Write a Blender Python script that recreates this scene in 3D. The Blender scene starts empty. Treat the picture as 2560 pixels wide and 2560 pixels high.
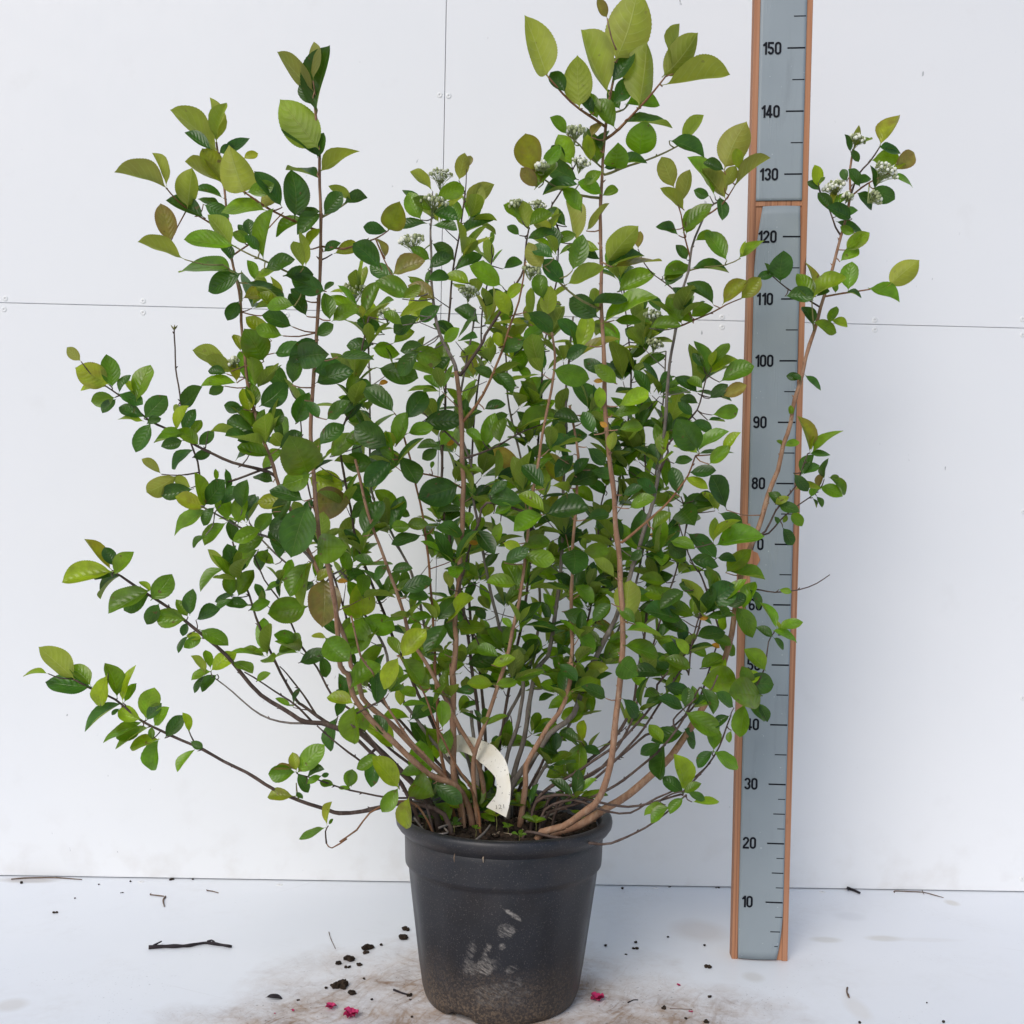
import bpy, bmesh, math, random
from mathutils import Vector, Matrix
from mathutils.noise import noise as mnoise

# ------------------------------------------------------------------ camera, world, sun, exposure
scene = bpy.context.scene
COL = scene.collection
CM = 0.01
YAW, PITCH, ROLL = 0.01632, 0.04785, 0.02112
CAM = Vector((0.0, -206.05, 67.99))          # centimetres
FPX, PX, PY = 2560.0, 1280.0, 1500.0         # focal length and principal point on a 2560 px frame


def cam_basis():
    cy, sy, cp, sp = math.cos(YAW), math.sin(YAW), math.cos(PITCH), math.sin(PITCH)
    f = Vector((sy * cp, cy * cp, -sp))
    r = Vector((cy, -sy, 0))
    u = r.cross(f)
    cr, sr = math.cos(ROLL), math.sin(ROLL)
    return cr * r + sr * u, -sr * r + cr * u, f


RT, UP, FW = cam_basis()
cam_data = bpy.data.cameras.new('camera')
cam_ob = bpy.data.objects.new('camera', cam_data)
COL.objects.link(cam_ob)
m = Matrix((RT, UP, -FW)).transposed().to_4x4()
m.translation = CAM * CM
cam_ob.matrix_world = m
cam_data.sensor_width = 36.0
cam_data.lens = 36.0
cam_data.shift_y = (PY - 1280.0) / 2560.0
cam_data.clip_start = 0.02
cam_data.clip_end = 200.0
scene.camera = cam_ob

SUN_EL, SUN_AZ = math.radians(40), math.radians(-150)   # azimuth measured from +Y clockwise: behind the camera, to its left
world = bpy.data.worlds.new('World')
scene.world = world
world.use_nodes = True
wn = world.node_tree
wn.nodes.clear()
w_out = wn.nodes.new('ShaderNodeOutputWorld')
w_bg = wn.nodes.new('ShaderNodeBackground')
w_sky = wn.nodes.new('ShaderNodeTexSky')
w_sky.sky_type = 'NISHITA'
w_sky.sun_disc = False
w_sky.sun_elevation = SUN_EL
w_sky.sun_rotation = SUN_AZ
w_sky.air_density = 1.0
w_sky.dust_density = 1.5
w_sky.ozone_density = 1.3
w_bg.inputs['Strength'].default_value = 0.14
wn.links.new(w_sky.outputs[0], w_bg.inputs[0])
wn.links.new(w_bg.outputs[0], w_out.inputs[0])
sun_data = bpy.data.lights.new('sun', 'SUN')
sun_data.energy = 1.5
sun_data.angle = math.radians(30)
sun_data.color = (1.0, 0.955, 0.895)
sun_ob = bpy.data.objects.new('sun', sun_data)
COL.objects.link(sun_ob)
sd = Vector((math.sin(SUN_AZ) * math.cos(SUN_EL), math.cos(SUN_AZ) * math.cos(SUN_EL), math.sin(SUN_EL)))
sun_ob.rotation_euler = sd.to_track_quat('Z', 'Y').to_euler()
sun_ob.location = sd * 5
vs = scene.view_settings
vs.view_transform = 'Standard'
vs.look = 'None'
vs.exposure = 0.05
vs.gamma = 1.0
vs.use_curve_mapping = False

# ------------------------------------------------------------------ measuring helpers
CROP = {'A': (0, 0), 'B': (850, 0), 'C': (1660, 0), 'D': (0, 850), 'E': (850, 850), 'F': (1660, 850),
        'G': (0, 1660), 'H': (850, 1660), 'I': (1660, 1660)}
KZ = 2.14667


def pix(c, x, y):
    o = CROP[c]
    return o[0] + x / KZ, o[1] + y / KZ


def ray(X, Y):
    return FW * FPX + RT * (X - PX) - UP * (Y - PY)


def at_depth(X, Y, yw):
    d = ray(X, Y)
    return CAM + d * ((yw - CAM.y) / d.y)


def on_floor(X, Y, z=0.0):
    d = ray(X, Y)
    return CAM + d * ((z - CAM.z) / d.z)


def project(p):
    d = p - CAM
    z = d.dot(FW)
    return PX + FPX * d.dot(RT) / z, PY - FPX * d.dot(UP) / z


# ------------------------------------------------------------------ object helpers
def tag(o, label=None, cat=None, group=None, kind=None):
    for k, v in (('label', label), ('category', cat), ('group', group), ('kind', kind)):
        if v:
            o[k] = v
    return o


def link(name, me, mats, parent=None, smooth=True):
    o = bpy.data.objects.new(name, me)
    COL.objects.link(o)
    for mt in (mats if isinstance(mats, (list, tuple)) else [mats]):
        me.materials.append(mt)
    if smooth:
        me.polygons.foreach_set('use_smooth', [True] * len(me.polygons))
    if parent:
        o.parent = parent
        o.matrix_parent_inverse = Matrix.Translation(-Vector(parent.location))
    return o


def empty(name, loc, label, cat, group=None):
    o = bpy.data.objects.new(name, None)
    COL.objects.link(o)
    o.location = Vector(loc) * CM
    o.empty_display_size = 0.03
    return tag(o, label, cat, group)


def mesh_obj(name, verts, faces, mats, parent=None, smooth=True, fmat=None):
    me = bpy.data.meshes.new(name)
    me.from_pydata([tuple(Vector(v) * CM) for v in verts], [], faces)
    o = link(name, me, mats, parent, smooth)
    if fmat:
        me.polygons.foreach_set('material_index', fmat)
    me.update()
    return o


class MB:
    def __init__(s):
        s.v, s.f, s.m = [], [], []

    def add(s, v, f, m=0):
        o = len(s.v)
        s.v += [Vector(a) for a in v]
        s.f += [tuple(i + o for i in q) for q in f]
        s.m += [m] * len(f)

    def box(s, x0, x1, y0, y1, z0, z1, m=0):
        s.add([(x0, y0, z0), (x1, y0, z0), (x1, y1, z0), (x0, y1, z0), (x0, y0, z1), (x1, y0, z1), (x1, y1, z1), (x0, y1, z1)],
              [(0, 3, 2, 1), (4, 5, 6, 7), (0, 1, 5, 4), (1, 2, 6, 5), (2, 3, 7, 6), (3, 0, 4, 7)], m)

    def tube(s, pts, rad, n=8, m=0, cap=True):
        pts = [Vector(p) for p in pts]
        N = len(pts)
        t0 = (pts[1] - pts[0]).normalized()
        nrm = t0.orthogonal().normalized()
        vv, ff = [], []
        for i, p in enumerate(pts):
            t = (pts[min(i + 1, N - 1)] - pts[max(i - 1, 0)]).normalized()
            nrm = (nrm - t * nrm.dot(t)).normalized()
            b = t.cross(nrm)
            r = rad[i] if isinstance(rad, (list, tuple)) else rad
            for k in range(n):
                a = 2 * math.pi * k / n
                vv.append(p + (nrm * math.cos(a) + b * math.sin(a)) * r)
        for i in range(N - 1):
            for k in range(n):
                a, b2 = i * n + k, i * n + (k + 1) % n
                ff.append((a, b2, b2 + n, a + n))
        if cap:
            ff.append(tuple(range(n))[::-1])
            ff.append(tuple((N - 1) * n + k for k in range(n)))
        s.add(vv, ff, m)

    def ball(s, c, r, m=0, nu=7, nv=5, sq=(1, 1, 1), jit=0.0, rng=None):
        c = Vector(c)
        vv, ff = [c + Vector((0, 0, r * sq[2]))], []
        for i in range(1, nv):
            th = math.pi * i / nv
            for k in range(nu):
                a = 2 * math.pi * k / nu
                j = 1 + (rng.uniform(-jit, jit) if jit else 0)
                vv.append(c + Vector((math.sin(th) * math.cos(a) * sq[0], math.sin(th) * math.sin(a) * sq[1], math.cos(th) * sq[2])) * r * j)
        vv.append(c - Vector((0, 0, r * sq[2])))
        for k in range(nu):
            ff.append((0, 1 + k, 1 + (k + 1) % nu))
            ff.append((len(vv) - 1, len(vv) - 1 - nu + (k + 1) % nu, len(vv) - 1 - nu + k))
        for i in range(nv - 2):
            for k in range(nu):
                a, b = 1 + i * nu + k, 1 + i * nu + (k + 1) % nu
                ff.append((a, a + nu, b + nu, b))
        s.add(vv, ff, m)

    def build(s, name, mats, parent=None, smooth=True, label=None):
        o = mesh_obj(name, s.v, s.f, mats, parent, smooth, s.m)
        if label:
            o['label'] = label
        return o


def lathe(profile, n=64, fn=None):
    vv, ff = [], []
    for (r, z) in profile:
        for k in range(n):
            a = 2 * math.pi * k / n
            rr, zz = fn(r, z, a) if fn else (r, z)
            vv.append(Vector((rr * math.cos(a), rr * math.sin(a), zz)))
    for i in range(len(profile) - 1):
        for k in range(n):
            a, b = i * n + k, i * n + (k + 1) % n
            ff.append((a, b, b + n, a + n))
    return vv, ff


def catmull(pts, step=1.4):
    out = []
    P = [pts[0] * 2 - pts[1]] + list(pts) + [pts[-1] * 2 - pts[-2]]
    for i in range(1, len(P) - 2):
        a, b, c, d = P[i - 1], P[i], P[i + 1], P[i + 2]
        n = max(2, int((c - b).length / step))
        for k in range(n):
            t = k / n
            out.append(0.5 * ((2 * b) + (c - a) * t + (2 * a - 5 * b + 4 * c - d) * t * t + (3 * b - a - 3 * c + d) * t ** 3))
    out.append(pts[-1].copy())
    return out


# ------------------------------------------------------------------ materials
class NT:
    def __init__(s, name):
        s.mat = bpy.data.materials.new(name)
        s.mat.use_nodes = True
        s.t = s.mat.node_tree
        s.t.nodes.clear()
        s.out = s.n('OutputMaterial')

    def n(s, typ, **kw):
        nd = s.t.nodes.new('ShaderNode' + typ)
        for k, v in kw.items():
            setattr(nd, k, v)
        return nd

    def put(s, sock, v):
        if isinstance(v, bpy.types.NodeSocket):
            s.t.links.new(v, sock)
        elif v is not None:
            if isinstance(v, (tuple, list)) and len(v) == 3 and sock.type == 'RGBA':
                v = (*v, 1)
            sock.default_value = v

    def math(s, op, a, b=None, c=None, clamp=False):
        nd = s.n('Math', operation=op, use_clamp=clamp)
        for i, v in enumerate((a, b, c)):
            s.put(nd.inputs[i], v) if v is not None else None
        return nd.outputs[0]

    def mix(s, f, a, b, blend='MIX'):
        nd = s.n('Mix', data_type='RGBA', blend_type=blend)
        s.put(nd.inputs[0], f)
        s.put(nd.inputs[6], a)
        s.put(nd.inputs[7], b)
        return nd.outputs[2]

    def ramp(s, f, a, b, lo=0.0, hi=1.0):
        nd = s.n('MapRange')
        s.put(nd.inputs[0], f)
        nd.inputs[1].default_value, nd.inputs[2].default_value = a, b
        nd.inputs[3].default_value, nd.inputs[4].default_value = lo, hi
        return nd.outputs[0]

    def noise(s, vec, scale, detail=3, rough=.55, dist=0.0):
        nd = s.n('TexNoise')
        s.put(nd.inputs['Vector'], vec)
        nd.inputs['Scale'].default_value = scale
        nd.inputs['Detail'].default_value = detail
        nd.inputs['Roughness'].default_value = rough
        nd.inputs['Distortion'].default_value = dist
        return nd.outputs[0]

    def mapping(s, vec, scale=(1, 1, 1), rot=(0, 0, 0), loc=(0, 0, 0)):
        nd = s.n('Mapping')
        s.put(nd.inputs[0], vec)
        nd.inputs[1].default_value = loc
        nd.inputs[2].default_value = rot
        nd.inputs[3].default_value = scale
        return nd.outputs[0]

    def grain(s, vec, scale, ang):
        return s.mapping(s.mapping(vec, (1, 1, 1), (0, 0, ang)), scale)

    def coord(s, which='Object'):
        return s.n('TexCoord').outputs[which]

    def pos(s):
        return s.n('NewGeometry').outputs['Position']

    def sep(s, v):
        nd = s.n('SeparateXYZ')
        s.put(nd.inputs[0], v)
        return nd.outputs

    def bump(s, h, strength=.3, dist=.001):
        nd = s.n('Bump')
        s.put(nd.inputs['Height'], h)
        nd.inputs['Strength'].default_value = strength
        nd.inputs['Distance'].default_value = dist
        return nd.outputs[0]

    def bsdf(s, color, rough=.6, spec=.5, normal=None, **kw):
        b = s.n('BsdfPrincipled')
        s.put(b.inputs['Base Color'], color)
        s.put(b.inputs['Roughness'], rough)
        s.put(b.inputs['Specular IOR Level'], spec)
        if normal:
            s.put(b.inputs['Normal'], normal)
        for k, v in kw.items():
            s.put(b.inputs[k], v)
        return b.outputs[0]

    def done(s, shader):
        s.t.links.new(shader, s.out.inputs[0])
        return s.mat


def blob(M, p, cx, cy, rx, ry, soft=.35, warp=None):
    """mask of an ellipse on the floor, centimetres"""
    x, y, z = M.sep(p)
    dx = M.math('DIVIDE', M.math('SUBTRACT', x, cx * CM), rx * CM)
    dy = M.math('DIVIDE', M.math('SUBTRACT', y, cy * CM), ry * CM)
    d = M.math('SQRT', M.math('ADD', M.math('MULTIPLY', dx, dx), M.math('MULTIPLY', dy, dy)))
    if warp:
        d = M.math('ADD', d, warp)
    return M.ramp(d, 1.0 + soft, 1.0 - soft)


def mat_wall():
    M = NT('white_panel')
    p = M.pos()
    n1 = M.noise(p, 1.6, 4)
    n2 = M.noise(M.mapping(p, (1, 1, .35)), 60, 3)
    n3 = M.noise(p, 9, 5, .6)
    c = M.mix(M.ramp(n1, .35, .65), (.775, .78, .79), (.80, .80, .805))
    # little dark flecks and faint rub marks
    fl = M.noise(M.mapping(p, (1, 1, .45), (0, .25, 0)), 75, 2, .5)
    msk = M.math('MULTIPLY', M.ramp(fl, .735, .76), M.ramp(M.noise(p, 3.2, 2), .5, .6))
    c = M.mix(M.math('MULTIPLY', msk, .55), c, (.12, .12, .13))
    c = M.mix(M.math('MULTIPLY', M.ramp(n3, .62, .75), .12), c, (.6, .58, .56))
    z = M.sep(p)[2]
    splash = M.math('MULTIPLY', M.ramp(z, .16, .0), M.ramp(M.noise(p, 14, 4), .5, .75))
    c = M.mix(M.math('MULTIPLY', splash, .3), c, (.5, .45, .4))
    return M.done(M.bsdf(c, M.ramp(n2, .3, .7, .38, .5), .45, M.bump(n2, .08, .0006)))


def mat_floor():
    M = NT('dirty_white_floor')
    p = M.pos()
    n1 = M.noise(p, 2.2, 4)
    big = M.noise(p, 6, 4, .6)
    c = M.mix(M.ramp(n1, .3, .7), (.765, .785, .815), (.80, .815, .835))
    # mud trampled round the pot, brushed into streaks
    wp = M.math('MULTIPLY', M.math('SUBTRACT', big, .5), 1.5)
    reg = blob(M, p, 0, -56, 29, 20, .45, wp)
    reg2 = blob(M, p, -18, -70, 23, 22, .45, wp)
    reg3 = blob(M, p, 22, -66, 19, 18, .45, wp)
    reg = M.math('MAXIMUM', reg, M.math('MAXIMUM', reg2, reg3))
    wn_ = M.n('TexNoise')
    M.put(wn_.inputs['Vector'], p)
    wn_.inputs['Scale'].default_value = 7
    wn_.inputs['Detail'].default_value = 2
    vm = M.n('VectorMath', operation='MULTIPLY_ADD')
    M.put(vm.inputs[0], wn_.outputs['Color'])
    vm.inputs[1].default_value = (.09, .09, 0)
    M.put(vm.inputs[2], p)
    q = vm.outputs[0]
    s1 = M.noise(M.grain(q, (12, 85, 1), math.radians(-62)), 1, 5, .7, .5)
    s2 = M.noise(M.grain(q, (10, 70, 1), math.radians(48)), 1, 5, .7, .5)
    s3 = M.noise(M.grain(q, (14, 60, 1), math.radians(-15)), 1, 5, .7, .7)
    st = M.math('MAXIMUM', s1, M.math('MAXIMUM', M.math('SUBTRACT', s2, .03), M.math('SUBTRACT', s3, .04)))
    streak = M.ramp(st, .50, .68)
    fine = M.ramp(M.noise(p, 90, 5, .75), .38, .68)
    blot = M.ramp(M.noise(q, 15, 4, .65), .44, .62)
    mud = M.math('MULTIPLY', reg, M.math('ADD', M.math('MULTIPLY', streak, .46), M.math('ADD', M.math('MULTIPLY', blot, .36), M.math('ADD', .34, M.math('MULTIPLY', fine, .30)))), clamp=True)
    mc = M.mix(M.ramp(M.noise(p, 18, 3), .35, .65), (.27, .18, .12), (.46, .36, .285))
    c = M.mix(mud, c, mc)
    # dark grains in the mud and a few scattered over the floor
    gr = M.noise(p, 210, 2, .5)
    gm = M.math('MULTIPLY', M.ramp(gr, .665, .70), M.math('ADD', M.math('MULTIPLY', reg, .8), M.math('MULTIPLY', M.ramp(M.noise(p, 5, 2), .55, .65), .35)))
    c = M.mix(M.math('MULTIPLY', gm, .8), c, (.05, .035, .028))
    # scratches elsewhere
    sc = M.noise(M.grain(p, (2.5, 120, 1), math.radians(-48)), 1, 2, .5, .3)
    sc2 = M.noise(M.grain(p, (2.5, 130, 1), math.radians(25)), 1, 2, .5, .3)
    scm = M.ramp(M.math('MAXIMUM', sc, sc2), .70, .76)
    c = M.mix(M.math('MULTIPLY', M.math('MULTIPLY', scm, M.ramp(big, .45, .6)), .22), c, (.42, .40, .38))
    sm = M.math('MULTIPLY', M.ramp(M.noise(q, 4.5, 5, .65), .52, .72), M.ramp(M.noise(p, 55, 4, .7), .35, .65))
    c = M.mix(M.math('MULTIPLY', sm, .22), c, (.50, .47, .44))
    # dried puddle rings and grey patches
    for (cx, cy, rx, ry, col, a) in STAINS:
        c = M.mix(M.math('MULTIPLY', blob(M, p, cx, cy, rx, ry, .35, M.math('MULTIPLY', wp, .35)), a), c, col)
    return M.done(M.bsdf(c, M.ramp(mud, 0, .5, .42, .8), .4, M.bump(M.math('ADD', M.math('MULTIPLY', mud, .6), M.math('MULTIPLY', M.noise(p, 160, 3), .25)), .25, .0012)))


def mat_simple(name, c1, c2, scale=40, rough=.6, spec=.4, bump=.2, dist=.0006, detail=4, stretch=(1, 1, 1)):
    M = NT(name)
    p = M.coord('Object')
    n = M.noise(M.mapping(p, stretch), scale, detail)
    return M.done(M.bsdf(M.mix(M.ramp(n, .3, .7), c1, c2), rough, spec, M.bump(n, bump, dist)))


def mat_wood():
    M = NT('pine_wood')
    p = M.coord('Object')
    g = M.noise(M.mapping(p, (150, 60, 2.2)), 1, 4, .6, 1.2)
    g2 = M.noise(M.mapping(p, (40, 20, 1.1)), 1, 3, .5, .8)
    c = M.mix(M.ramp(g, .3, .7), (.31, .122, .055), (.52, .25, .13))
    c = M.mix(M.ramp(g2, .35, .7, 0, .6), c, (.42, .21, .125))
    ln = M.noise(M.mapping(p, (420, 200, 1.4)), 1, 2, .5, .6)
    c = M.mix(M.ramp(ln, .56, .66, 0, .6), c, (.13, .050, .026))
    k = M.noise(M.mapping(p, (30, 30, 11)), 1, 1)
    c = M.mix(M.ramp(k, .72, .8), c, (.09, .035, .016))
    return M.done(M.bsdf(c, .62, .3, M.bump(g, .25, .0006)))


def mat_panel():
    M = NT('grey_vinyl')
    p = M.coord('Object')
    n = M.noise(p, 120, 3)
    cr = M.noise(M.mapping(p, (55, 1, 4.5)), 1, 2, .5, .4)
    crease = M.ramp(M.math('ABSOLUTE', M.math('SUBTRACT', cr, .5)), .0, .018, 1, 0)
    c = M.mix(M.ramp(M.noise(p, 7, 3), .3, .7), (.252, .290, .312), (.29, .33, .352))
    sp = M.ramp(M.noise(p, 190, 1), .76, .79)
    c = M.mix(M.math('MULTIPLY', sp, .4), c, (.6, .65, .68))
    dk = M.ramp(M.noise(M.mapping(p, (40, 1, 6)), 1, 4, .65), .56, .75)
    c = M.mix(M.math('MULTIPLY', dk, .35), c, (.17, .19, .20))
    h = M.math('ADD', M.math('MULTIPLY', crease, M.ramp(M.noise(p, 5, 2), .5, .62)), M.math('MULTIPLY', n, .12))
    return M.done(M.bsdf(c, .48, .4, M.bump(h, .35, .0012)))


def mat_pot():
    M = NT('black_pot_plastic')
    p = M.coord('Object')
    x, y, z = M.sep(p)
    n = M.noise(p, 24, 4)
    c = M.mix(M.ramp(n, .3, .7), (.0075, .0078, .0108), (.0145, .0150, .0200))
    # brown film near the top band and soil splashed on the foot
    film = M.math('MULTIPLY', M.ramp(z, .14, .25), M.ramp(M.noise(p, 11, 3), .42, .68))
    c = M.mix(M.math('MULTIPLY', film, .4), c, (.075, .055, .042))
    wz = M.math('ADD', z, M.math('MULTIPLY', M.math('SUBTRACT', M.noise(p, 13, 4), .5), .10))
    sp = M.ramp(M.noise(p, 260, 2, .6), .44, .62)
    foot = M.math('MULTIPLY', M.ramp(wz, .10, .01), M.math('ADD', .25, M.math('MULTIPLY', sp, .75)))
    c = M.mix(M.math('MULTIPLY', foot, .85), c, (.15, .105, .07))
    dust = M.ramp(M.noise(p, 520, 2, .55), .62, .70)
    c = M.mix(M.math('MULTIPLY', dust, .30), c, (.22, .19, .17))
    # pale lime and clay scuffs on the face turned to the viewer
    front = M.ramp(y, -.05, -.09)
    pv = M.mapping(p, (1, 1, 1))
    w = M.math('MULTIPLY', M.math('SUBTRACT', M.noise(p, 48, 6, .72, .6), .5), 2.6)

    def patch(cx, cz, rx, rz, rot, th):
        q = M.mapping(p, (1, 1, 1), (0, 0, 0), (-cx, 0, -cz))
        a, b, cz_ = M.sep(q)
        ca, sa = math.cos(rot), math.sin(rot)
        u = M.math('ADD', M.math('MULTIPLY', a, ca / rx), M.math('MULTIPLY', cz_, sa / rx))
        v = M.math('ADD', M.math('MULTIPLY', a, -sa / rz), M.math('MULTIPLY', cz_, ca / rz))
        d = M.math('SQRT', M.math('ADD', M.math('MULTIPLY', u, u), M.math('MULTIPLY', v, v)))
        return M.ramp(M.math('ADD', d, w), 1.05, .6, 0, th)
    ms = None
    for args in ((.013, .1715, .014, .0032, -.6, .95), (.003, .148, .013, .012, -.5, .85), (.0, .125, .007, .006, .3, .8),
                 (-.022, .118, .006, .014, -.3, .6), (-.045, .110, .006, .02, -.2, .5), (-.02, .094, .022, .014, .5, .62),
                 (-.045, .088, .012, .012, 0, .5), (.012, .090, .009, .006, .2, .55), (.014, .066, .016, .012, .6, .42),
                 (-.012, .050, .026, .02, .4, .30), (.02, .045, .02, .02, .4, .25)):
        k = patch(*args)
        ms = k if ms is None else M.math('MAXIMUM', ms, k)
    str_ = M.ramp(M.noise(M.mapping(M.mapping(p, (1, 1, 1), (0, -.55, 0)), (60, 60, 230)), 1, 4, .7, .8), .40, .60)
    ms = M.math('MULTIPLY', M.math('MULTIPLY', M.math('MULTIPLY', ms, front), str_), M.ramp(M.noise(p, 170, 4, .7), .34, .56, .25, .95))
    c = M.mix(ms, c, (.34, .31, .28))
    r = M.math('ADD', M.ramp(n, .3, .7, .40, .50), M.math('MULTIPLY', M.math('MAXIMUM', foot, ms), .35))
    return M.done(M.bsdf(c, r, .5, M.bump(M.math('ADD', M.math('MULTIPLY', sp, foot), M.math('ADD', M.math('MULTIPLY', dust, .6), M.math('MULTIPLY', n, .2))), .3, .0012)))


def mat_bark(name, c1, c2, lent):
    M = NT(name)
    p = M.coord('Object')
    n = M.noise(M.mapping(p, (1, 1, .35)), 150, 4)
    nb = M.noise(M.mapping(p, (1, 1, .5)), 48, 5, .65)
    c = M.mix(M.ramp(nb, .3, .7), c1, c2)
    c = M.mix(M.ramp(n, .5, .75, 0, .5), c, lent)
    sp = M.ramp(M.noise(p, 420, 1), .68, .72)
    c = M.mix(M.math('MULTIPLY', sp, .7), c, (.05, .035, .03))
    return M.done(M.bsdf(c, .7, .25, M.bump(M.math('ADD', n, nb), .7, .0012)))


def mat_leaf():
    M = NT('leaf')
    at = M.n('Attribute', attribute_name='leafcol')
    col = at.outputs['Color']
    uv = M.n('UVMap', uv_map='UVMap').outputs[0]
    u, v, _ = M.sep(uv)                       # u: -1..1 across (stored 0..1), v along
    s = M.math('ABSOLUTE', M.math('SUBTRACT', M.math('MULTIPLY', u, 2), 1))
    mid = M.ramp(s, .045, .0)
    vv = M.math('SUBTRACT', M.math('MULTIPLY', v, 8.0), M.math('MULTIPLY', M.math('POWER', s, 1.4), 2.3))
    fr = M.math('ABSOLUTE', M.math('SUBTRACT', M.math('FRACT', vv), .5))
    side = M.math('MULTIPLY', M.ramp(fr, .08, .0), M.ramp(s, .97, .55))
    vein = M.math('MAXIMUM', mid, M.math('MULTIPLY', side, .6))
    p = M.coord('Object')
    n = M.noise(p, 55, 3)
    n2 = M.noise(p, 260, 3)
    hsv = M.n('HueSaturation')
    M.put(hsv.inputs['Value'], M.ramp(n, .3, .7, .76, 1.22))
    M.put(hsv.inputs['Color'], col)
    up = hsv.outputs[0]
    up = M.mix(M.math('MULTIPLY', vein, .34), up, M.mix(.5, up, (.30, .36, .10)))
    spot = M.ramp(M.noise(p, 105, 1, .4), .735, .76)
    up = M.mix(M.math('MULTIPLY', spot, .75), up, (.13, .085, .03))
    # margins take a bronze tint on the young leaves (alpha of the attribute)
    nb = M.noise(p, 38, 3)
    edge = M.math('MULTIPLY', M.math('MAXIMUM', M.ramp(s, .5, 1.0), M.ramp(nb, .46, .68)), at.outputs['Alpha'])
    up = M.mix(M.math('MULTIPLY', edge, .62), up, (.23, .115, .045))
    un = M.mix(.55, up, (.30, .355, .06))
    un = M.mix(M.math('MULTIPLY', vein, .6), un, (.42, .46, .14))
    bf = M.n('NewGeometry').outputs['Backfacing']
    c = M.mix(bf, up, un)
    puff = M.math('MULTIPLY', M.math('SUBTRACT', fr, .0), M.ramp(s, 1.0, .4))
    h = M.math('ADD', M.math('MULTIPLY', puff, 1.2), M.math('SUBTRACT', M.math('MULTIPLY', n2, .25), M.math('MULTIPLY', mid, .8)))
    nrm = M.bump(h, .55, .0011)
    rough = M.mix(bf, (.29, .29, .29), (.55, .55, .55))
    b = M.bsdf(c, rough, .5, nrm)
    tr = M.n('BsdfTranslucent')
    M.put(tr.inputs['Color'], M.mix(.5, c, M.mix(1.0, c, (1.7, 1.8, .4), 'MULTIPLY')))
    mx = M.n('MixShader')
    mx.inputs[0].default_value = .46
    M.t.links.new(b, mx.inputs[1])
    M.t.links.new(tr.outputs[0], mx.inputs[2])
    return M.done(mx.outputs[0])


def mat_tag():
    M = NT('weathered_white_tag')
    p = M.coord('Object')
    z = M.sep(p)[2]
    c = M.mix(M.ramp(M.noise(p, 30, 3), .3, .7), (.66, .60, .48), (.76, .72, .64))
    f = M.ramp(M.noise(M.mapping(p, (1, 1, .4), (0, .5, 0)), 380, 2), .66, .7)
    c = M.mix(M.math('MULTIPLY', f, .75), c, (.10, .08, .06))
    return M.done(M.bsdf(c, .5, .4))


def at_floor(c, x, y):
    return on_floor(*pix(c, x, y))


STAINS = []
for (cc, x, y, rx, ry, col, a) in (('I', 870, 1480, 2.6, 1.3, (.55, .53, .47), .5), ('I', 1180, 1473, 3.0, 1.3, (.55, .52, .45), .5),
                                   ('I', 1545, 1282, 1.25, 1.6, (.56, .53, .46), .55), ('I', 1000, 1355, 2.6, 2.2, (.66, .67, .69), .5),
                                   ('I', 190, 1430, 4.5, 5, (.56, .50, .46), .4), ('I', 480, 1680, 1.6, 1.8, (.52, .49, .44), .4),
                                   ('G', 60, 1830, 2.0, 2.0, (.55, .51, .46), .45), ('G', 150, 1160, 5.0, 1.6, (.35, .29, .24), .5),
                                   ('I', 1400, 1480, 6, 1.0, (.68, .68, .68), .4), ('I', 1040, 1850, 1.6, 4.0, (.66, .62, .57), .4)):
    q = at_floor(cc, x, y)
    STAINS.append((q.x, q.y, rx, ry, col, a))

WALL = mat_wall()
FLOOR = mat_floor()
SCREW = mat_simple('white_screw_cap', (.74, .74, .73), (.80, .80, .79), 60, .4, .5, .1)
SCREW_DARK = mat_simple('screw_recess', (.58, .58, .57), (.66, .65, .64), 60, .6)
SEAM = mat_simple('dusty_joint', (.42, .41, .40), (.62, .61, .60), 90, .9)
WOOD = mat_wood()
PANEL = mat_panel()
INK = mat_simple('black_print', (.004, .0045, .008), (.007, .008, .013), 50, .6, .15, .05)
POT = mat_pot()
SOIL = mat_simple('dark_potting_soil', (.010, .007, .005), (.055, .036, .024), 130, .95, .2, 1.0, .004, 6)
CHIP = mat_simple('pale_chip', (.30, .22, .15), (.42, .33, .24), 60, .8)
BARK = {'t': mat_bark('tan_bark', (.185, .095, .055), (.375, .215, .130), (.44, .33, .24)),
        'g': mat_bark('grey_bark', (.11, .088, .074), (.24, .20, .17), (.34, .31, .27)),
        'd': mat_bark('dark_bark', (.050, .032, .026), (.115, .075, .058), (.20, .16, .14)),
        'r': mat_bark('young_reddish_twig', (.17, .065, .032), (.27, .14, .065), (.30, .22, .12)),
        'n': mat_bark('young_green_twig', (.17, .16, .05), (.26, .24, .09), (.30, .24, .12))}
LEAF = mat_leaf()
BUD = mat_simple('cream_flower_bud', (.70, .70, .55), (.82, .82, .74), 200, .6)
PEDICEL = mat_simple('green_flower_stalk', (.20, .25, .08), (.30, .35, .13), 90, .6)
CALYX = mat_simple('dull_green_calyx', (.26, .30, .13), (.38, .41, .22), 150, .6)
TAGM = mat_tag()
CLOD = mat_simple('black_peat', (.009, .006, .004), (.055, .037, .025), 140, .95, .2, 1.0, .003, 5)
TWIGM = mat_simple('dead_twig', (.012, .009, .012), (.035, .026, .028), 70, .8, .3, .6, .001)
TWIGB = mat_simple('dry_brown_twig', (.10, .065, .045), (.20, .14, .10), 90, .8, .3, .6, .001)
PINK = mat_simple('crimson_petal', (.42, .012, .085), (.62, .05, .17), 120, .6, .3, .5, .001)
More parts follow.
